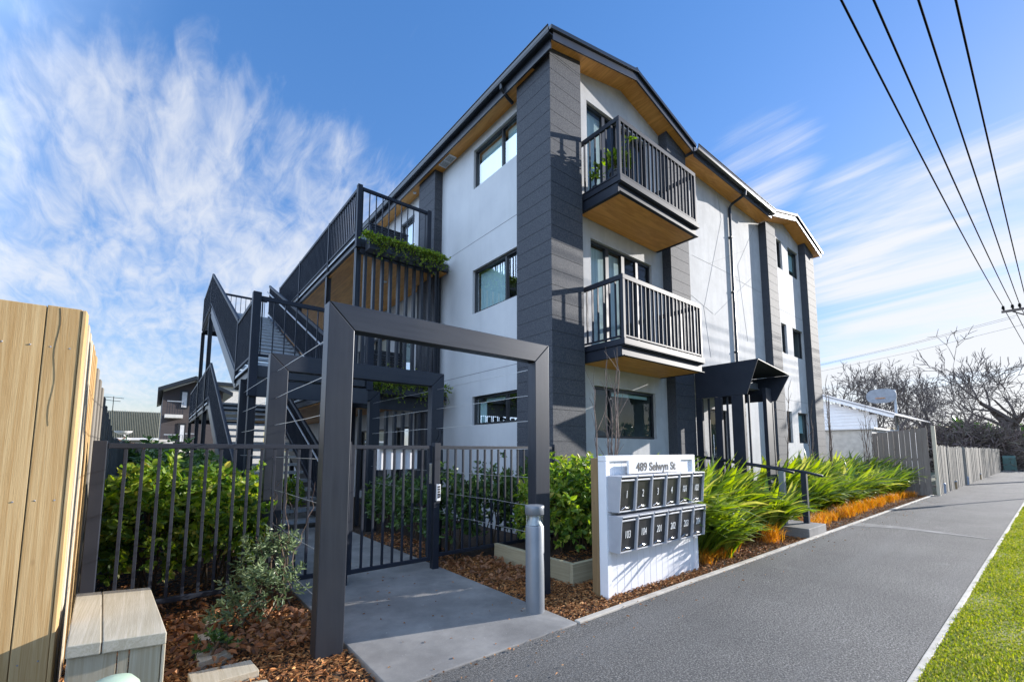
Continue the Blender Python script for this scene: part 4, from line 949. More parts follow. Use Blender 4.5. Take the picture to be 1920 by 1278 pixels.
ax = on_y(211, 770, gy+4)[0]; MB().tube([(ax, gy+4, rt[2]), (ax, gy+4, rt[2]+.95)], .02, 5).build('mast', M['cable'], an)
for z, w in ((.9, .5), (.7, .35)): MB().tube([(ax-w, gy+4, rt[2]+z), (ax+w, gy+4, rt[2]+z-.05)], .016, 5).build('arm', M['cable'], an)
dh = on_y(232, 808, gy-.1)
ds = thing('satellite_dish', (dh[0], gy-.2, dh[2]-.3), 'small white satellite dish at the eave of the iron roofed house', 'satellite dish')
MB().lathe((dh[0], gy-.3, dh[2]-.2), [(0,0),(.2,.03),(.36,.12),(.42,.2)], 18).build('dish', M['whitepaint'], ds)
MB().tube([(dh[0], gy-.3, dh[2]-.2), (dh[0]+.3, gy-.2, dh[2]-.5)], .025, 6).build('arm', M['whitepaint'], ds)

# ------------------------------------------------------------------ plants
# broad-leaved hedge behind the left metal fence
shrub('broadleaf_shrub', 'bright green broad leaved shrub behind the left fence panel', 'shrub', [(.02,5.95,.70,.42,.5,.66),(.62,6.0,.68,.45,.52,.62)], 5200, .085, .062, M['leaf'], 'broad leaved shrubs behind the metal fence')
shrub('broadleaf_shrub', 'broad leaved shrub half hidden by the arch post, behind the fence', 'shrub', [(.95,6.5,.55,.32,.5,.55)], 1500, .08, .055, M['leaf'], 'broad leaved shrubs behind the metal fence')
shrub('hedge_shrub', 'darker green hedge further back towards the stairs', 'shrub', [(-.05,7.9,.72,.45,.8,.68),(.55,8.0,.74,.5,.9,.70),(.1,9.8,.75,.5,1.0,.72),(.8,9.9,.70,.35,1.0,.70)], 4200, .085, .055, M['leafd'], None)
shrub('hedge_shrub', 'far dark green hedge along the side fence', 'shrub', [(-.0,12.5,.8,.5,1.5,.8),(.5,14.8,.8,.5,1.5,.85),(.1,18,.8,.6,2,.85)], 2400, .13, .085, M['leafd'], None)
# hedge right of the gate and in the timber bed
shrub('hedge_shrub', 'dark green hedge behind the fence right of the gate', 'shrub', [(3.45,5.65,.58,.42,.40,.60),(4.15,5.65,.60,.45,.40,.60),(4.75,5.6,.62,.38,.36,.60)], 5200, .075, .048, M['leafd'], None)
shrub('hedge_shrub', 'dark green shrub on the right of the entrance path between the arches', 'shrub', [(3.5,6.8,.50,.40,.6,.52)], 1400, .08, .05, M['leafd'], None)
shrub('hedge_shrub', 'dark green shrub on the right of the entrance path by the far arch', 'shrub', [(3.5,7.9,.48,.38,.6,.5)], 1200, .08, .05, M['leafd'], None)
shrub('broadleaf_shrub', 'glossy broad leaved shrub in the timber bed behind the letterboxes', 'shrub', [(4.32,4.35,.68,.42,.62,.62),(4.75,4.25,.72,.45,.55,.62)], 5200, .085, .060, M['leaf'], None)
shrub('broadleaf_shrub', 'leafy bush at the foot of the far arch on the path', 'shrub', [(2.05,9.6,.6,.35,.3,.35)], 900, .07, .045, M['leaf'], None, stems=True)
# loose grey-green shrub at the fence foot
shrub('grey_green_shrub', 'loose grey green shrub spilling out at the foot of the left fence panel', 'shrub', [(.88,4.72,.22,.30,.26,.22),(.98,4.98,.42,.28,.2,.34),(.62,4.5,.10,.2,.2,.12)], 1500, .062, .022, M['leafs'], None, shell=.5, lift=.6)
shrub('grey_green_seedling', 'small green seedling beside the timber planks', 'shrub', [(.40,4.05,.07,.08,.08,.07),(.50,3.98,.06,.05,.06,.05)], 90, .05, .026, M['leafd'], None, shell=.5)
# bare climber on the arch wires
mb = MB()
for s in range(5):
    p = np.array((1.10+RNG.normal()*.02, 4.6+RNG.random()*.9, 0.)); pts = [p]
    for k in range(14):
        p = p+np.array((RNG.normal()*.025, RNG.normal()*.05, .085)); pts.append(p)
    mb.tube(pts, [.006*(1-k/20) for k in range(15)], 5)
tag(mb.build('climber', M['twig']), 'bare twining climber on the wires beside the left arch post', 'climber')
mb = MB()
for s in range(3):
    p = np.array((3.27, 5.6+RNG.random()*.25, .6)); pts = [p]
    for k in range(16):
        p = p+np.array((RNG.normal()*.02, RNG.normal()*.04, .075)); pts.append(p)
    mb.tube(pts, .003, 4)
tag(mb.build('climber', M['cable']), 'thin dark curling climber on the wires beside the second right arch post', 'climber')

def strap_clump(n, L, W, bias=(.62, -.55), spread=.9, mat='strap'):
    V = []; Fc = []
    for k in range(n):
        a = RNG.uniform(0, 2*math.pi); hd = np.array((math.cos(a), math.sin(a)))*spread*RNG.uniform(.3, 1)+np.array(bias); hn = np.linalg.norm(hd); hd /= hn
        el = math.radians(RNG.uniform(66, 88)-14*min(hn, 1)); l = L*RNG.uniform(.65, 1.1); w = W*RNG.uniform(.7, 1.15); bend = math.radians(RNG.uniform(45, 118))*min(1, .45+.55*hn)
        p = np.array((RNG.normal()*.06, RNG.normal()*.06, 0.)); S = 8; side = np.array((-hd[1], hd[0], 0)); tw = RNG.normal()*.3
        rows = []
        for i in range(S+1):
            t = i/S; e = el-bend*t**1.7; d = np.array((hd[0]*math.cos(e), hd[1]*math.cos(e), math.sin(e)))
            nrm = np.cross(side, d); sd = side*math.cos(tw*t)+nrm*math.sin(tw*t)
            ww = w*min(1, .45+t*1.6)*(1-max(0, t-.45)/.55)**.8 if t < 1 else .001
            rows.append((p+sd*ww/2+nrm*ww*.09, p.copy(), p-sd*ww/2+nrm*ww*.09)); p = p+d*l/S
        b = len(V)
        for r in rows: V += list(r)
        for i in range(S):
            q = b+i*3; Fc += [(q, q+1, q+4, q+3), (q+1, q+2, q+5, q+4)]
    return V, Fc
def strap_plant(name, n, L, W, mat, **kw):
    V, Fc = strap_clump(n, L, W, **kw); mb = MB(); mb.add(V, Fc); return mb
VAR = []
def strap_proto(n, L, W, **kw):
    mb = strap_plant('strap_plant', n, L, W, M['strap'], **kw)
    t = thing('strap_leaf_plant', (0, 0, 0), 'x', 'strap leaf plant'); mb.build('foliage', M['strap'], t)
    return t
for k in range(5): VAR.append(strap_proto(84, 1.46, .205))
G1_ = ('strap leaved green plant in the dense clump between letterboxes and steps', 'strap leaf plants between letterboxes and steps')
G2_ = ('strap leaved green plant in the dense row between steps and grey fence', 'strap leaf plants between steps and grey fence')
spots1 = [(5.98,3.22,.62),(6.45,3.16,.60),(5.75,3.95,.95),(6.25,4.25,1.0),(6.75,3.90,1.0),(7.25,4.25,1.05),(7.65,3.85,1.0),(8.15,4.15,1.0),(8.30,3.66,.72),(7.25,3.52,.78),(6.3,3.46,.76),(5.9,4.75,1.0),(6.8,4.85,1.05),(7.8,4.8,1.05),(5.3,4.5,.9),(8.6,4.7,1.0),(8.72,3.42,.72),(5.62,3.62,1.02),(5.35,4.05,1.12),(6.1,4.5,1.18),(8.5,4.3,1.05)]
spots2 = [(10.5,3.72,.7),(10.95,4.3,.85)]
x = 11.3
while x < 20.2:
    spots2 += [(x, 3.66+RNG.normal()*.06, .80+RNG.random()*.1), (x+.45, 4.4+RNG.normal()*.1, 1.05+RNG.random()*.12)]; 
    if x > 12: spots2.append((x+.2, 5.0, 1.1))
    x += .95
used = set()
for i, (g, sp) in enumerate(((G1_, spots1), (G2_, spots2))):
    for j, (x, y, s) in enumerate(sp):
        k = (j*2+i) % 5; c = VAR[k] if k not in used else copy_tree(VAR[k])
        used.add(k); c.location = (x, y, -.03); c.rotation_euler.z = RNG.uniform(-.45, .35); c.scale = (s, s, s)
        c['label'] = g[0]; c['group'] = g[1]
# small strap plants in the timber bed corner
c = copy_tree(VAR[1]); c.location = (5.05, 4.9, .12); c.scale = (.75,)*3; c['label'] = 'strap leaved plant rising between the timber bed and the building corner'; c['group'] = 'strap leaf plants by the timber bed'
# orange sedge tufts along the edging
V, Fc = strap_clump(150, .34, .007, bias=(.15, -.1), spread=.9)
t0 = thing('orange_sedge', (0, 0, 0), 'x', 'sedge'); m0 = MB(); m0.add(V, Fc); m0.build('foliage', M['sedge'], t0)
xs = [(5.9,3.10,.8),(6.35,3.14,.9),(6.8,3.20,.7),(8.05,3.12,1.15),(8.35,3.2,1.0),(10.15,3.22,1.0),(10.55,3.15,1.0),(11.0,3.24,1.15),(11.6,3.2,.9),(12.3,3.22,1.2),(12.75,3.16,1.1),(13.4,3.22,1.25),(14.0,3.2,1.1),(14.8,3.24,1.25),(15.4,3.18,1.0),(16.1,3.26,1.1),(17.0,3.22,1.1),(17.9,3.24,1.0),(18.9,3.2,.9),(19.6,3.15,.8)]
for i, (x, y, s) in enumerate(xs):
    c = t0 if i == 0 else copy_tree(t0); c.location = (x, y, -.02); c.rotation_euler.z = RNG.uniform(0, 6); c.scale = (s,)*3
    c['label'] = ('small orange sedge tuft in the bark between letterboxes and steps' if i < 5 else 'small orange sedge tuft along the edging past the steps'); c['group'] = ('orange sedge tufts before the steps' if i < 5 else 'orange sedge tufts past the steps')
# potted plants on the top balcony
def potted(x, y, z, r, h, n, L, W, label, pot='pot', cat='potted plant'):
    t = thing('potted_plant', (x, y, z), label, cat)
    MB().lathe((x, y, z), [(0,0),(r*.75,0),(r,h),(r*1.06,h),(r*1.06,h*.9),(r*.9,h*.9),(0,h*.88)], 20).build('pot', M[pot], t)
    C = []; D = []; mb = MB()
    for s in range(n):
        a = RNG.uniform(0, 6.28); e = np.array((x+math.cos(a)*r*2.0*RNG.random(), y+math.sin(a)*r*1.6*RNG.random(), z+h+L*RNG.uniform(1.2, 3.4)))
        mb.tube([(x, y, z+h*.9), (np.array((x, y, z+h))+e)/2+RNG.normal(size=3)*.02, e], [.006, .005, .003], 5)
        for q in range(9):
            C.append(e+RNG.normal(size=3)*.03); D.append(np.array((math.cos(a+q*.7), math.sin(a+q*.7), RNG.uniform(-.4, .6))))
    C = np.array(C); D = np.array(D); V, Fc = leafmesh(C, D, L*RNG.uniform(.7, 1.2, len(C)), W*RNG.uniform(.7, 1.2, len(C))); fast_obj('foliage', V, Fc, M['vine'], t); mb.build('stem', M['stem'], t)
potted(6.30, 4.68, 6.295, .15, .26, 14, .17, .085, 'leafy green plant in a dark pot at the corner of the top balcony')
potted(6.12, 5.05, 6.295, .07, .10, 5, .12, .05, 'small low plant in a tiny pot behind the top balcony side rail')

# bare saplings along the front
def sapling(x, y, h, n, label, spread=.22, z=0):
    t = thing('bare_sapling', (x, y, z), label, 'sapling', 'bare saplings along the street front')
    for s in range(n):
        mb = MB(); a = RNG.uniform(0, 6.28); p = np.array((x+math.cos(a)*.05, y+math.sin(a)*.05, z-.03)); top = h*RNG.uniform(.72, 1); tilt = np.array((math.cos(a)*spread*RNG.random(), math.sin(a)*spread*RNG.random(), 0)); pts = [p]; S = 9
        for k in range(1, S+1): pts.append(p+tilt*(k/S)**.8+np.array((RNG.normal()*.012, RNG.normal()*.012, top*k/S)))
        rad = [.020*(1-.75*k/S)*h/2.9 for k in range(S+1)]; mb.tube(pts, rad, 6)
        for k in range(3, S+1):
            for q in range(2):
                d = np.array((RNG.normal()*.06, RNG.normal()*.06, .16+.1*RNG.random())); e = pts[k]+d*.5+RNG.normal(size=3)*.01; mb.tube([pts[k]-np.array((0,0,.02)), e, e+d*.6+RNG.normal(size=3)*.015], [.005, .004, .002], 4)
        mb.build('stem', M['twig'], t)
sapling(4.30, 3.50, 2.85, 5, 'bare many stemmed sapling rising behind the letterbox stand')
sapling(12.1, 4.3, 3.1, 3, 'bare sapling in the strap plants right of the porch', .3)
sapling(15.2, 4.15, 3.7, 3, 'bare sapling in front of the far dark column', .12)
sapling(14.2, 4.3, 3.0, 2, 'bare sapling in front of the right wing windows', .2)
sapling(17.9, 3.9, 3.0, 4, 'bare sapling in front of the white house gable', .3)
sapling(19.6, 4.0, 2.6, 3, 'bare sapling beside the tall grey fence', .3)

# big bare street trees
def bare_tree(x, y, h, label, lean=(0, 0), seed=1, spread=.75, trunk=.3, fork=.27, depth=6):
    rg = np.random.default_rng(seed); t = thing('bare_tree', (x, y, 0), label, 'tree', 'bare trees beyond the fence')
    tr = MB(); cr = MB()
    def grow(p, d, L, r, lev):
        n = 4; pts = [p]; rs = [r]; q = p; dd = d
        for k in range(n):
            dd = dd+rg.normal(size=3)*.13+np.array((0, 0, .03)); dd /= np.linalg.norm(dd); q = q+dd*L/n; pts.append(q); rs.append(r*(1-.42*(k+1)/n))
        (tr if lev == 0 else cr).tube(pts if lev < 5 else pts[::2], rs if lev < 5 else rs[::2], 8 if lev == 0 else (5 if lev < 3 else 3), cap=False)
        if lev >= depth: return
        m = (2 if rg.random() < .25 else 3) if lev else 5
        for j in range(m):
            k = n if j < 2 else int(rg.integers(1, n)); a = rg.uniform(0, 6.283); s = np.cross(dd, (math.cos(a), math.sin(a), .2)); s /= np.linalg.norm(s)
            sp = spread*rg.uniform(.5, 1.1); nd = dd*math.cos(sp)+s*math.sin(sp)+np.array((0, 0, .10)); nd /= np.linalg.norm(nd)
            if nd[2] < -.15: nd[2] *= .2
            grow(pts[k], nd, L*rg.uniform(.58, .84), max(rs[k]*rg.uniform(.46, .66), .020), lev+1)
    d0 = np.array((lean[0], lean[1], 1.)); d0 /= np.linalg.norm(d0); grow(np.array((x, y, -.1)), d0, h*fork, trunk, 0)
    V = np.array(tr.v+cr.v); f = h/V[:,2].max()
    for m_ in (tr, cr): m_.v = [(x+(p[0]-x)*f, y+(p[1]-y)*f, p[2]*f) for p in m_.v]
    tr.build('trunk', M['trunk'], t, smooth=True); cr.build('crown', M['trunk'], t)
def at_px(px, dist):
    d = ray(px, 840); d = d/np.hypot(d[0], d[1]); return d[0]*dist, d[1]*dist
for px, dist, h, lab, lean, sd, tk in ((1898, 58, 12.3, 'wide bare tree at the right edge beyond the low fence', (-.1, .05), 5, .55), (1760, 66, 11.2, 'dense bare tree in the middle of the tree row right of the hoop pole', (.15, 0), 9, .42), (1705, 60, 10.6, 'bare tree behind the basketball hoop pole', (-.1, 0), 11, .38), (1640, 64, 11.3, 'bare tree behind the white house roof', (0, .1), 13, .40), (1582, 62, 11.6, 'bare tree nearest the apartment block corner', (.1, .1), 17, .40), (1815, 72, 11.0, 'bare tree between the wide right tree and the middle of the row', (0, 0), 23, .40)):
    x, y = at_px(px, dist); bare_tree(x, y, h, lab, lean, sd, .8, tk)
def brush(px, dist, w, h, n, label, mat='brush', leaf=.22):
    x, y = at_px(px, dist); t = thing('winter_shrub', (x, y, 0), label, 'shrub'); q = np.array((math.cos(YAW+.75), -math.sin(YAW+.75)))
    u = RNG.uniform(-1, 1, n); hh = h*(1-.45*np.abs(u)**2)*(.72+.28*np.sin(u*7+px)*np.sin(u*17+1))*RNG.random(n)**.85; C = np.stack([x+q[0]*u*w+RNG.normal(size=n)*.6, y+q[1]*u*w+RNG.normal(size=n)*.6, hh], 1); D = RNG.normal(size=(n, 3))+np.array((0, 0, .6))
    V, Fc = leafmesh(C, D, leaf*3.2*RNG.uniform(.5, 1.3, n), (leaf*.22 if mat == 'brush' else leaf*1.3)*RNG.uniform(.6, 1.2, n)); fast_obj('foliage', V, Fc, M[mat], t)
    mb = MB()
    for k in range(8): a = RNG.uniform(-1, 1); mb.tube([(x+q[0]*a*w, y+q[1]*a*w, -.05), (x+q[0]*a*w+RNG.normal()*.5, y+q[1]*a*w+RNG.normal()*.5, h*.7)], [.05, .02], 5)
    mb.build('stem', M['trunk'], t)
brush(1790, 50, 3.2, 4.6, 5200, 'twiggy brown winter bush above the start of the low fence')
brush(1860, 54, 3.6, 3.9, 5200, 'twiggy purple brown winter bush above the far end of the low fence')
brush(1715, 46, 2.6, 4.2, 3600, 'twiggy winter bush behind the tall grey fence')
brush(1885, 60, 3.0, 3.2, 1800, 'dark evergreen bush below the wide bare tree', 'leafd', .3)
brush(1912, 80, 4.0, 1.3, 1800, 'clipped dark hedge across the far road', 'leafd', .3)
brush(1840, 92, 9.0, 5.5, 3600, 'far dark evergreen trees behind the bare trees', 'leafd', .5)
x, y = at_px(278, 31); shrub('conifer_shrub', 'small dark shrub against the pale wall behind the fence', 'shrub', [(x, y, 1.1, .5, .5, .9)], 500, .2, .05, M['leafd'], None)
x, y = at_px(238, 30); shrub('rust_shrub', 'small reddish shrub against the pale house wall', 'shrub', [(x, y, .9, .7, .7, .9)], 500, .2, .06, M['dry'], None)

# ------------------------------------------------------------------ bark, litter and grass (uncountable)
def in_bed(n, boxes):
    A = np.array([(b[1]-b[0])*(b[3]-b[2])*b[4] for b in boxes]); pk = RNG.choice(len(boxes), n, p=A/A.sum()); bb_ = np.array([b[:4] for b in boxes])[pk]
    return np.stack([bb_[:,0]+(bb_[:,1]-bb_[:,0])*RNG.random(n), bb_[:,2]+(bb_[:,3]-bb_[:,2])*RNG.random(n)], 1)
beds = [(-.4,1.24,2.76,5.3,3.2),(-.4,1.2,5.3,9,.5),(2.975,3.80,2.81,5.4,3),(3.8,5.65,2.81,3.6,3),(3.0,3.6,5.4,8,.8),(5.65,8.9,2.81,3.6,1.8),(9.85,20.4,2.81,3.4,1.0),(3.9,5.5,3.66,4.2,.5)]
def chips(n, L, W, zoff, seed):
    P_ = in_bed(n, beds); zb = np.where((P_[:,0] > 3.86) & (P_[:,0] < 5.6) & (P_[:,1] > 3.64) & (P_[:,1] < 5.08), .15, -.03)
    a = RNG.uniform(0, 2*np.pi, n); tl = RNG.normal(size=n)*.28; D = np.stack([np.cos(a)*np.cos(tl), np.sin(a)*np.cos(tl), np.sin(tl)], 1)
    C = np.stack([P_[:,0], P_[:,1], zb+zoff+RNG.random(n)*.028], 1); up = np.tile((0,0,1.), (n,1))
    return leafmesh(C-D*L/2, D, L*RNG.uniform(.4, 1.5, n), W*RNG.uniform(.5, 1.5, n), .12, up)
V, Fc = chips(42000, .042, .014, .004, 1); o = fast_obj('bark_mulch', V, Fc, M['chips']); tag(o, 'orange brown bark chips spread over the garden beds', 'bark mulch', kind='stuff')
lit = [(2.98,3.8,4.0,5.2,3),(.2,1.15,3.7,5.1,3),(-.1,1.0,5.1,5.6,1),(3.0,3.4,5.2,7.5,1)]
n = 420; P_ = np.stack([RNG.uniform(1.4, 19, n), 2.72-.5*RNG.random(n)**3], 1); P_[:60, 0] = RNG.uniform(1.3, 2.9, 60); P_[:60, 1] = RNG.uniform(2.8, 6, 60); a = RNG.uniform(0, 6.28, n); D = np.stack([np.cos(a), np.sin(a), 0*a], 1)
V, Fc = leafmesh(np.stack([P_[:,0], P_[:,1], .016+0*a], 1), D, .028*RNG.uniform(.4, 1.3, n), .011*RNG.uniform(.6, 1.4, n), .25, np.tile((0,0,1.), (n,1))); o = fast_obj('bark_crumbs', V, Fc, M['chips']); tag(o, 'bark crumbs strayed onto the footpath edge', 'bark crumbs', kind='stuff')
n = 620; P_ = in_bed(n, lit); a = RNG.uniform(0, 6.28, n); tl = RNG.normal(size=n)*.45; D = np.stack([np.cos(a)*np.cos(tl), np.sin(a)*np.cos(tl), np.sin(tl)], 1)
V, Fc = leafmesh(np.stack([P_[:,0], P_[:,1], .02+RNG.random(n)*.035], 1), D, .085*RNG.uniform(.5, 1.2, n), .05*RNG.uniform(.6, 1.2, n), .3, np.tile((0,0,1.), (n,1)))
o = fast_obj('leaf_litter', V, Fc, M['dry']); tag(o, 'dry fallen brown leaves lying on the bark', 'fallen leaves', kind='stuff')
def blades(n, x0, x1, y0, y1, L):
    u = RNG.random(n)**1.7; x = x0+(x1-x0)*u; y = y0+(y1-y0)*RNG.random(n); a = RNG.uniform(0, 6.28, n); h = L*RNG.uniform(.5, 1.25, n)*(1+.5*np.sin(x*3.1)*np.sin(y*7+x)); w = .0028+.0006*(x-x0); l = RNG.uniform(.2, 1.1, n)
    s = np.stack([-np.sin(a), np.cos(a), 0*a], 1)*w[:,None]; b = np.stack([x, y, 0*x-.006], 1); d = np.stack([np.cos(a)*l, np.sin(a)*l, 0*a+1], 1); d /= np.linalg.norm(d, axis=1)[:,None]
    m = b+d*(h*.55)[:,None]; t = m+np.stack([np.cos(a)*l*1.5, np.sin(a)*l*1.5, 0*a+.5], 1)*(h*.45)[:,None]
    V = np.stack([b-s, b+s, m+s*.8, m-s*.8, t], 1).reshape(-1, 3); i = np.arange(n)*5
    return V, [tuple(q) for q in np.stack([i, i+1, i+2, i+3], 1).tolist()]+[tuple(q) for q in np.stack([i+3, i+2, i+4], 1).tolist()]
V, Fc = blades(120000, 3.2, 30, -.35, .696, .030); mb = MB(); mb.v = [tuple(p) for p in V.tolist()]; mb.f = Fc; mb.m = [0]*len(Fc); o = mb.build('grass', M['blade']); tag(o, 'short sunlit grass on the verge beside the footpath', 'grass', kind='stuff')

# ------------------------------------------------------------------ the other side of the street (mirrored in the panes)
sheet('road', -60, 60, -12.6, -3.4, -.03, M['asphalt'])
wf = thing('picket_fence', (18, -14.5, 0), 'white picket fence across the street facing the apartment block', 'fence')
mb = MB(); x = -10.0
while x < 60: mb.box(x, x+.09, -14.52, -14.5, 0, 1.25); x += .16
mb.build('picket_row', M['whitepaint'], wf, kind='stuff')
for z in (.3, .95): MB().box(-10, 60, -14.56, -14.53, z, z+.08).build('rail', M['whitepaint'], wf)
for hx_, lab in ((12, 'brick bungalow across the street with a hipped roof'), (36, 'second bungalow across the street with a hipped roof')):
    hh_ = thing('bungalow', (hx_, -24, 0), lab, 'house')
    MB().box(hx_-6, hx_+6, -29, -21, -.1, 2.8).build('wall', M['brick'], hh_)
    MB().add([(hx_-6.6,-29.6,2.8),(hx_+6.6,-29.6,2.8),(hx_+6.6,-20.4,2.8),(hx_-6.6,-20.4,2.8),(hx_-2.5,-25,5),(hx_+2.5,-25,5)], [(0,3,2,1),(0,1,5,4),(2,3,4,5),(1,2,5),(3,0,4)]).build('roof', M['iron'], hh_)
for k, (x, y, h, lab) in enumerate(((22, -16.5, 8, 'bare street tree across the road between the bungalows'), (46, -17, 9, 'bare street tree across the road by the second bungalow'))): bare_tree(x, y, h, lab, (0, 0), 31+k, .8, .25)

n = 5200; u = RNG.random(n); C = np.stack([-20+200*u+RNG.normal(size=n), -44+RNG.normal(size=n)*1.5, (5+2.2*np.sin(u*40)+1.5*np.sin(u*97))*RNG.random(n)**.7], 1)
V, Fc = leafmesh(C, RNG.normal(size=(n, 3)), 1.3, .8); o = fast_obj('tree_belt', V, Fc, M['leafd']); tag(o, 'dark belt of trees far across the street', 'trees', kind='stuff')

# ------------------------------------------------------------------ light and sky
SKY_SAT, SKY_VAL = 1.68, .88
SUN = Vector((3.3, -1.0, 1.08)).normalized(); EL = math.asin(SUN.z); AZ = math.atan2(SUN.x, SUN.y)
sl = bpy.data.lights.new('sun', 'SUN'); sl.energy = 3.85; sl.angle = math.radians(.5); sl.color = (1, .955, .90)
so = bpy.data.objects.new('sun', sl); COL.objects.link(so); so.rotation_euler = SUN.to_track_quat('Z', 'Y').to_euler(); so.location = (30, -10, 20)
wd = bpy.data.worlds.new('World'); SC.world = wd; wd.use_nodes = True; t = wd.node_tree; bg = t.nodes['Background']
def N(typ, **kw):
    x = t.nodes.new(typ)
    for k, v in kw.items():
        if k in x.inputs: x.inputs[k].default_value = v
        else: setattr(x, k, v)
    return x
sky = N('ShaderNodeTexSky'); sky.sky_type = 'NISHITA'; sky.sun_disc = False; sky.sun_elevation = EL; sky.sun_rotation = AZ; sky.air_density = 1.25; sky.dust_density = .25; sky.ozone_density = 2.0
tc = N('ShaderNodeTexCoord'); sx = N('ShaderNodeSeparateXYZ'); t.links.new(tc.outputs['Generated'], sx.inputs[0])
def math_(op, a, b=None, c=None):
    x = N('ShaderNodeMath', operation=op)
    for i, v in enumerate((a, b, c)):
        if v is None: continue
        if hasattr(v, 'is_linked'): t.links.new(v, x.inputs[i])
        else: x.inputs[i].default_value = v
    return x.outputs[0]
zz = math_('ADD', math_('MAXIMUM', sx.outputs[2], 0.0), .16)
cu, cv = math_('DIVIDE', sx.outputs[0], zz), math_('DIVIDE', sx.outputs[1], zz)
cb = N('ShaderNodeCombineXYZ'); t.links.new(cu, cb.inputs[0]); t.links.new(cv, cb.inputs[1])
def cloud(rot, scale, nscale, lo, hi, dist=.6, detail=9, loc=(0,0,0)):
    mp = N('ShaderNodeMapping'); mp.inputs['Rotation'].default_value = (0, 0, rot); mp.inputs['Scale'].default_value = scale; mp.inputs['Location'].default_value = loc; t.links.new(cb.outputs[0], mp.inputs[0])
    n_ = N('ShaderNodeTexNoise', Scale=nscale, Detail=detail, Roughness=.62, Distortion=dist); t.links.new(mp.outputs[0], n_.inputs['Vector'])
    mr_ = N('ShaderNodeMapRange', interpolation_type='SMOOTHSTEP'); t.links.new(n_.outputs['Fac'], mr_.inputs[0]); mr_.inputs[1].default_value = lo; mr_.inputs[2].default_value = hi; return mr_.outputs[0]
def dirmask(px, py, inner, outer):
    d = ray(px, py); d = d/np.linalg.norm(d); dp = N('ShaderNodeVectorMath', operation='DOT_PRODUCT'); t.links.new(tc.outputs['Generated'], dp.inputs[0]); dp.inputs[1].default_value = tuple(d)
    mr_ = N('ShaderNodeMapRange', interpolation_type='SMOOTHSTEP'); t.links.new(dp.outputs['Value'], mr_.inputs[0]); mr_.inputs[1].default_value = math.cos(math.radians(outer)); mr_.inputs[2].default_value = math.cos(math.radians(inner)); return mr_.outputs[0]
RA, RS = 2.25, .28
def field(rot, scale, nscale, dist, detail, loc=(0,0,0)):
    mp = N('ShaderNodeMapping'); mp.inputs['Rotation'].default_value = (0, 0, rot); mp.inputs['Scale'].default_value = scale; mp.inputs['Location'].default_value = loc; t.links.new(cb.outputs[0], mp.inputs[0])
    n_ = N('ShaderNodeTexNoise', Scale=nscale, Detail=detail, Roughness=.6, Distortion=dist); t.links.new(mp.outputs[0], n_.inputs['Vector']); return n_.outputs['Fac']
def smooth(v, lo, hi):
    mr_ = N('ShaderNodeMapRange', interpolation_type='SMOOTHSTEP'); t.links.new(v, mr_.inputs[0]); mr_.inputs[1].default_value = lo; mr_.inputs[2].default_value = hi; return mr_.outputs[0]
# each bank: a direction mask lifts the noise over its threshold, so the edges stay ragged
left = math_('MAXIMUM', math_('MAXIMUM', dirmask(260, 370, 0, 23), dirmask(110, 540, 0, 28)), math_('MULTIPLY', dirmask(560, 470, 0, 21), .95))
big = field(.9, (.9, .55, 1), 1.1, .6, 5, (2.3, .4, 0))
wisp = field(1.95, (2.3, .95, 1), 2.0, 1.0, 14, (.7, 3.4, 0))
fine = field(1.5, (5.0, 1.7, 1), 3.4, .8, 14, (5.2, .3, 0))
n1 = math_('ADD', math_('MULTIPLY', big, .38), math_('ADD', math_('MULTIPLY', wisp, .36), math_('MULTIPLY', fine, .26)))
c1 = smooth(math_('ADD', n1, math_('MULTIPLY', left, .25)), .60, .84)
right = math_('MAXIMUM', math_('MAXIMUM', dirmask(1640, 470, 1, 11), dirmask(1740, 530, 1, 9)), math_('MULTIPLY', dirmask(1420, 290, 1, 8), .75))
c2 = smooth(math_('ADD', math_('ADD', math_('MULTIPLY', field(RA, (1.4, RS, 1), 1.5, .6, 12, (3.1, 1.7, 0)), .6), math_('MULTIPLY', field(RA, (3.4, RS*2, 1), 2.2, .4, 12, (1.1, 6.7, 0)), .4)), math_('MULTIPLY', right, .22)), .60, .82)
c3 = smooth(math_('ADD', field(RA, (1.1, RS, 1), 1.7, .6, 12, (7, 2, 0)), math_('MULTIPLY', dirmask(1820, 640, 3, 22), .36)), .60, .88)
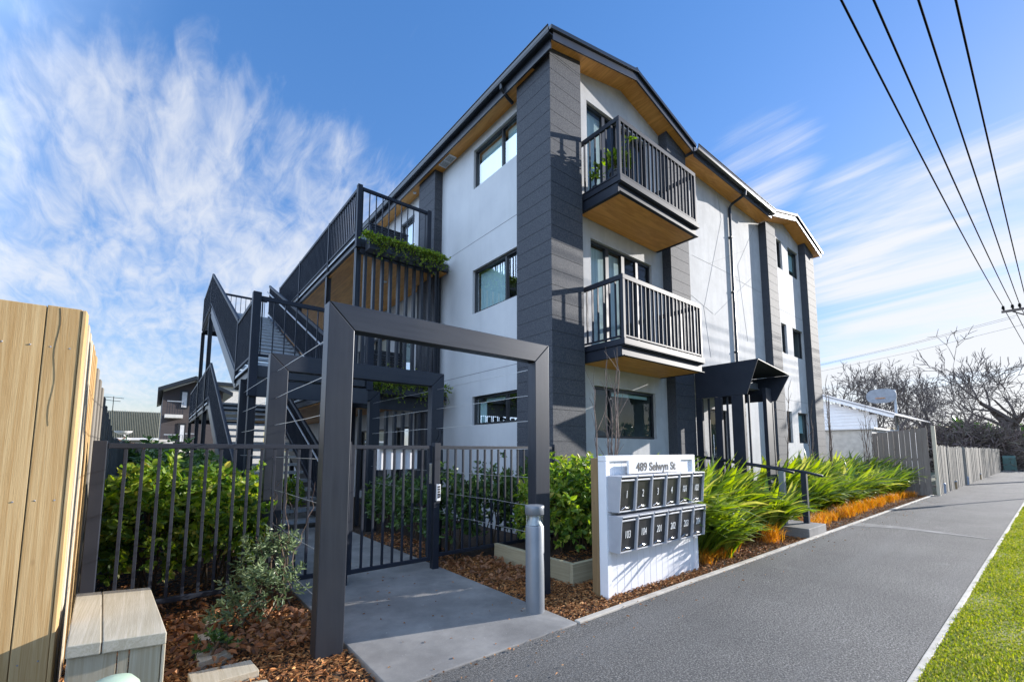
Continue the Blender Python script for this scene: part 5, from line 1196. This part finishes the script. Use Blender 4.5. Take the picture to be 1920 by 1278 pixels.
cs = math_('MINIMUM', math_('MAXIMUM', math_('MULTIPLY', c1, .76), math_('MAXIMUM', c2, c3)), .92)
hs = N('ShaderNodeHueSaturation', Saturation=SKY_SAT, Value=SKY_VAL); gm = N('ShaderNodeGamma'); gm.inputs[1].default_value = .62; t.links.new(sky.outputs[0], gm.inputs[0]); t.links.new(gm.outputs[0], hs.inputs['Color'])
mx = N('ShaderNodeMix', data_type='RGBA'); t.links.new(cs, mx.inputs[0]); tn = N('ShaderNodeMix', data_type='RGBA', blend_type='MULTIPLY'); tn.inputs[0].default_value = 1; t.links.new(hs.outputs[0], tn.inputs[6]); tn.inputs[7].default_value = (.93, .95, 1.30, 1); t.links.new(tn.outputs[2], mx.inputs[6])
mx.inputs[7].default_value = (2.7, 2.75, 2.85, 1)
# added unseen bluish cloud bank left behind the camera, to brighten the shaded walls
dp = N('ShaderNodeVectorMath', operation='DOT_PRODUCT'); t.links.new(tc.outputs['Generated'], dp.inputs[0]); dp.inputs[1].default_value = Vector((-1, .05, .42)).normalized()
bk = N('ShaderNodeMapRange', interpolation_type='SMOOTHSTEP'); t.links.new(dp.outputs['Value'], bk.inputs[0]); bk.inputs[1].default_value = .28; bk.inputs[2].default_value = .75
fill_bank = math_('MULTIPLY', bk.outputs[0], cloud(.3, (1, .8, 1), .8, .25, .6, .3, 6))
mb2 = N('ShaderNodeMix', data_type='RGBA'); t.links.new(fill_bank, mb2.inputs[0]); t.links.new(mx.outputs[2], mb2.inputs[6]); mb2.inputs[7].default_value = (5.0, 6.6, 9.2, 1); mx = mb2
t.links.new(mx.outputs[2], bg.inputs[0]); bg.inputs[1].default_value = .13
SC.view_settings.view_transform = 'Standard'; SC.view_settings.look = 'None'; SC.view_settings.exposure = 1.42; SC.view_settings.gamma = 1.0
SC.render.engine = 'CYCLES'
SC.cycles.max_bounces = 6; SC.cycles.transparent_max_bounces = 16; SC.cycles.diffuse_bounces = 3; SC.cycles.glossy_bounces = 3; SC.cycles.use_denoising = True
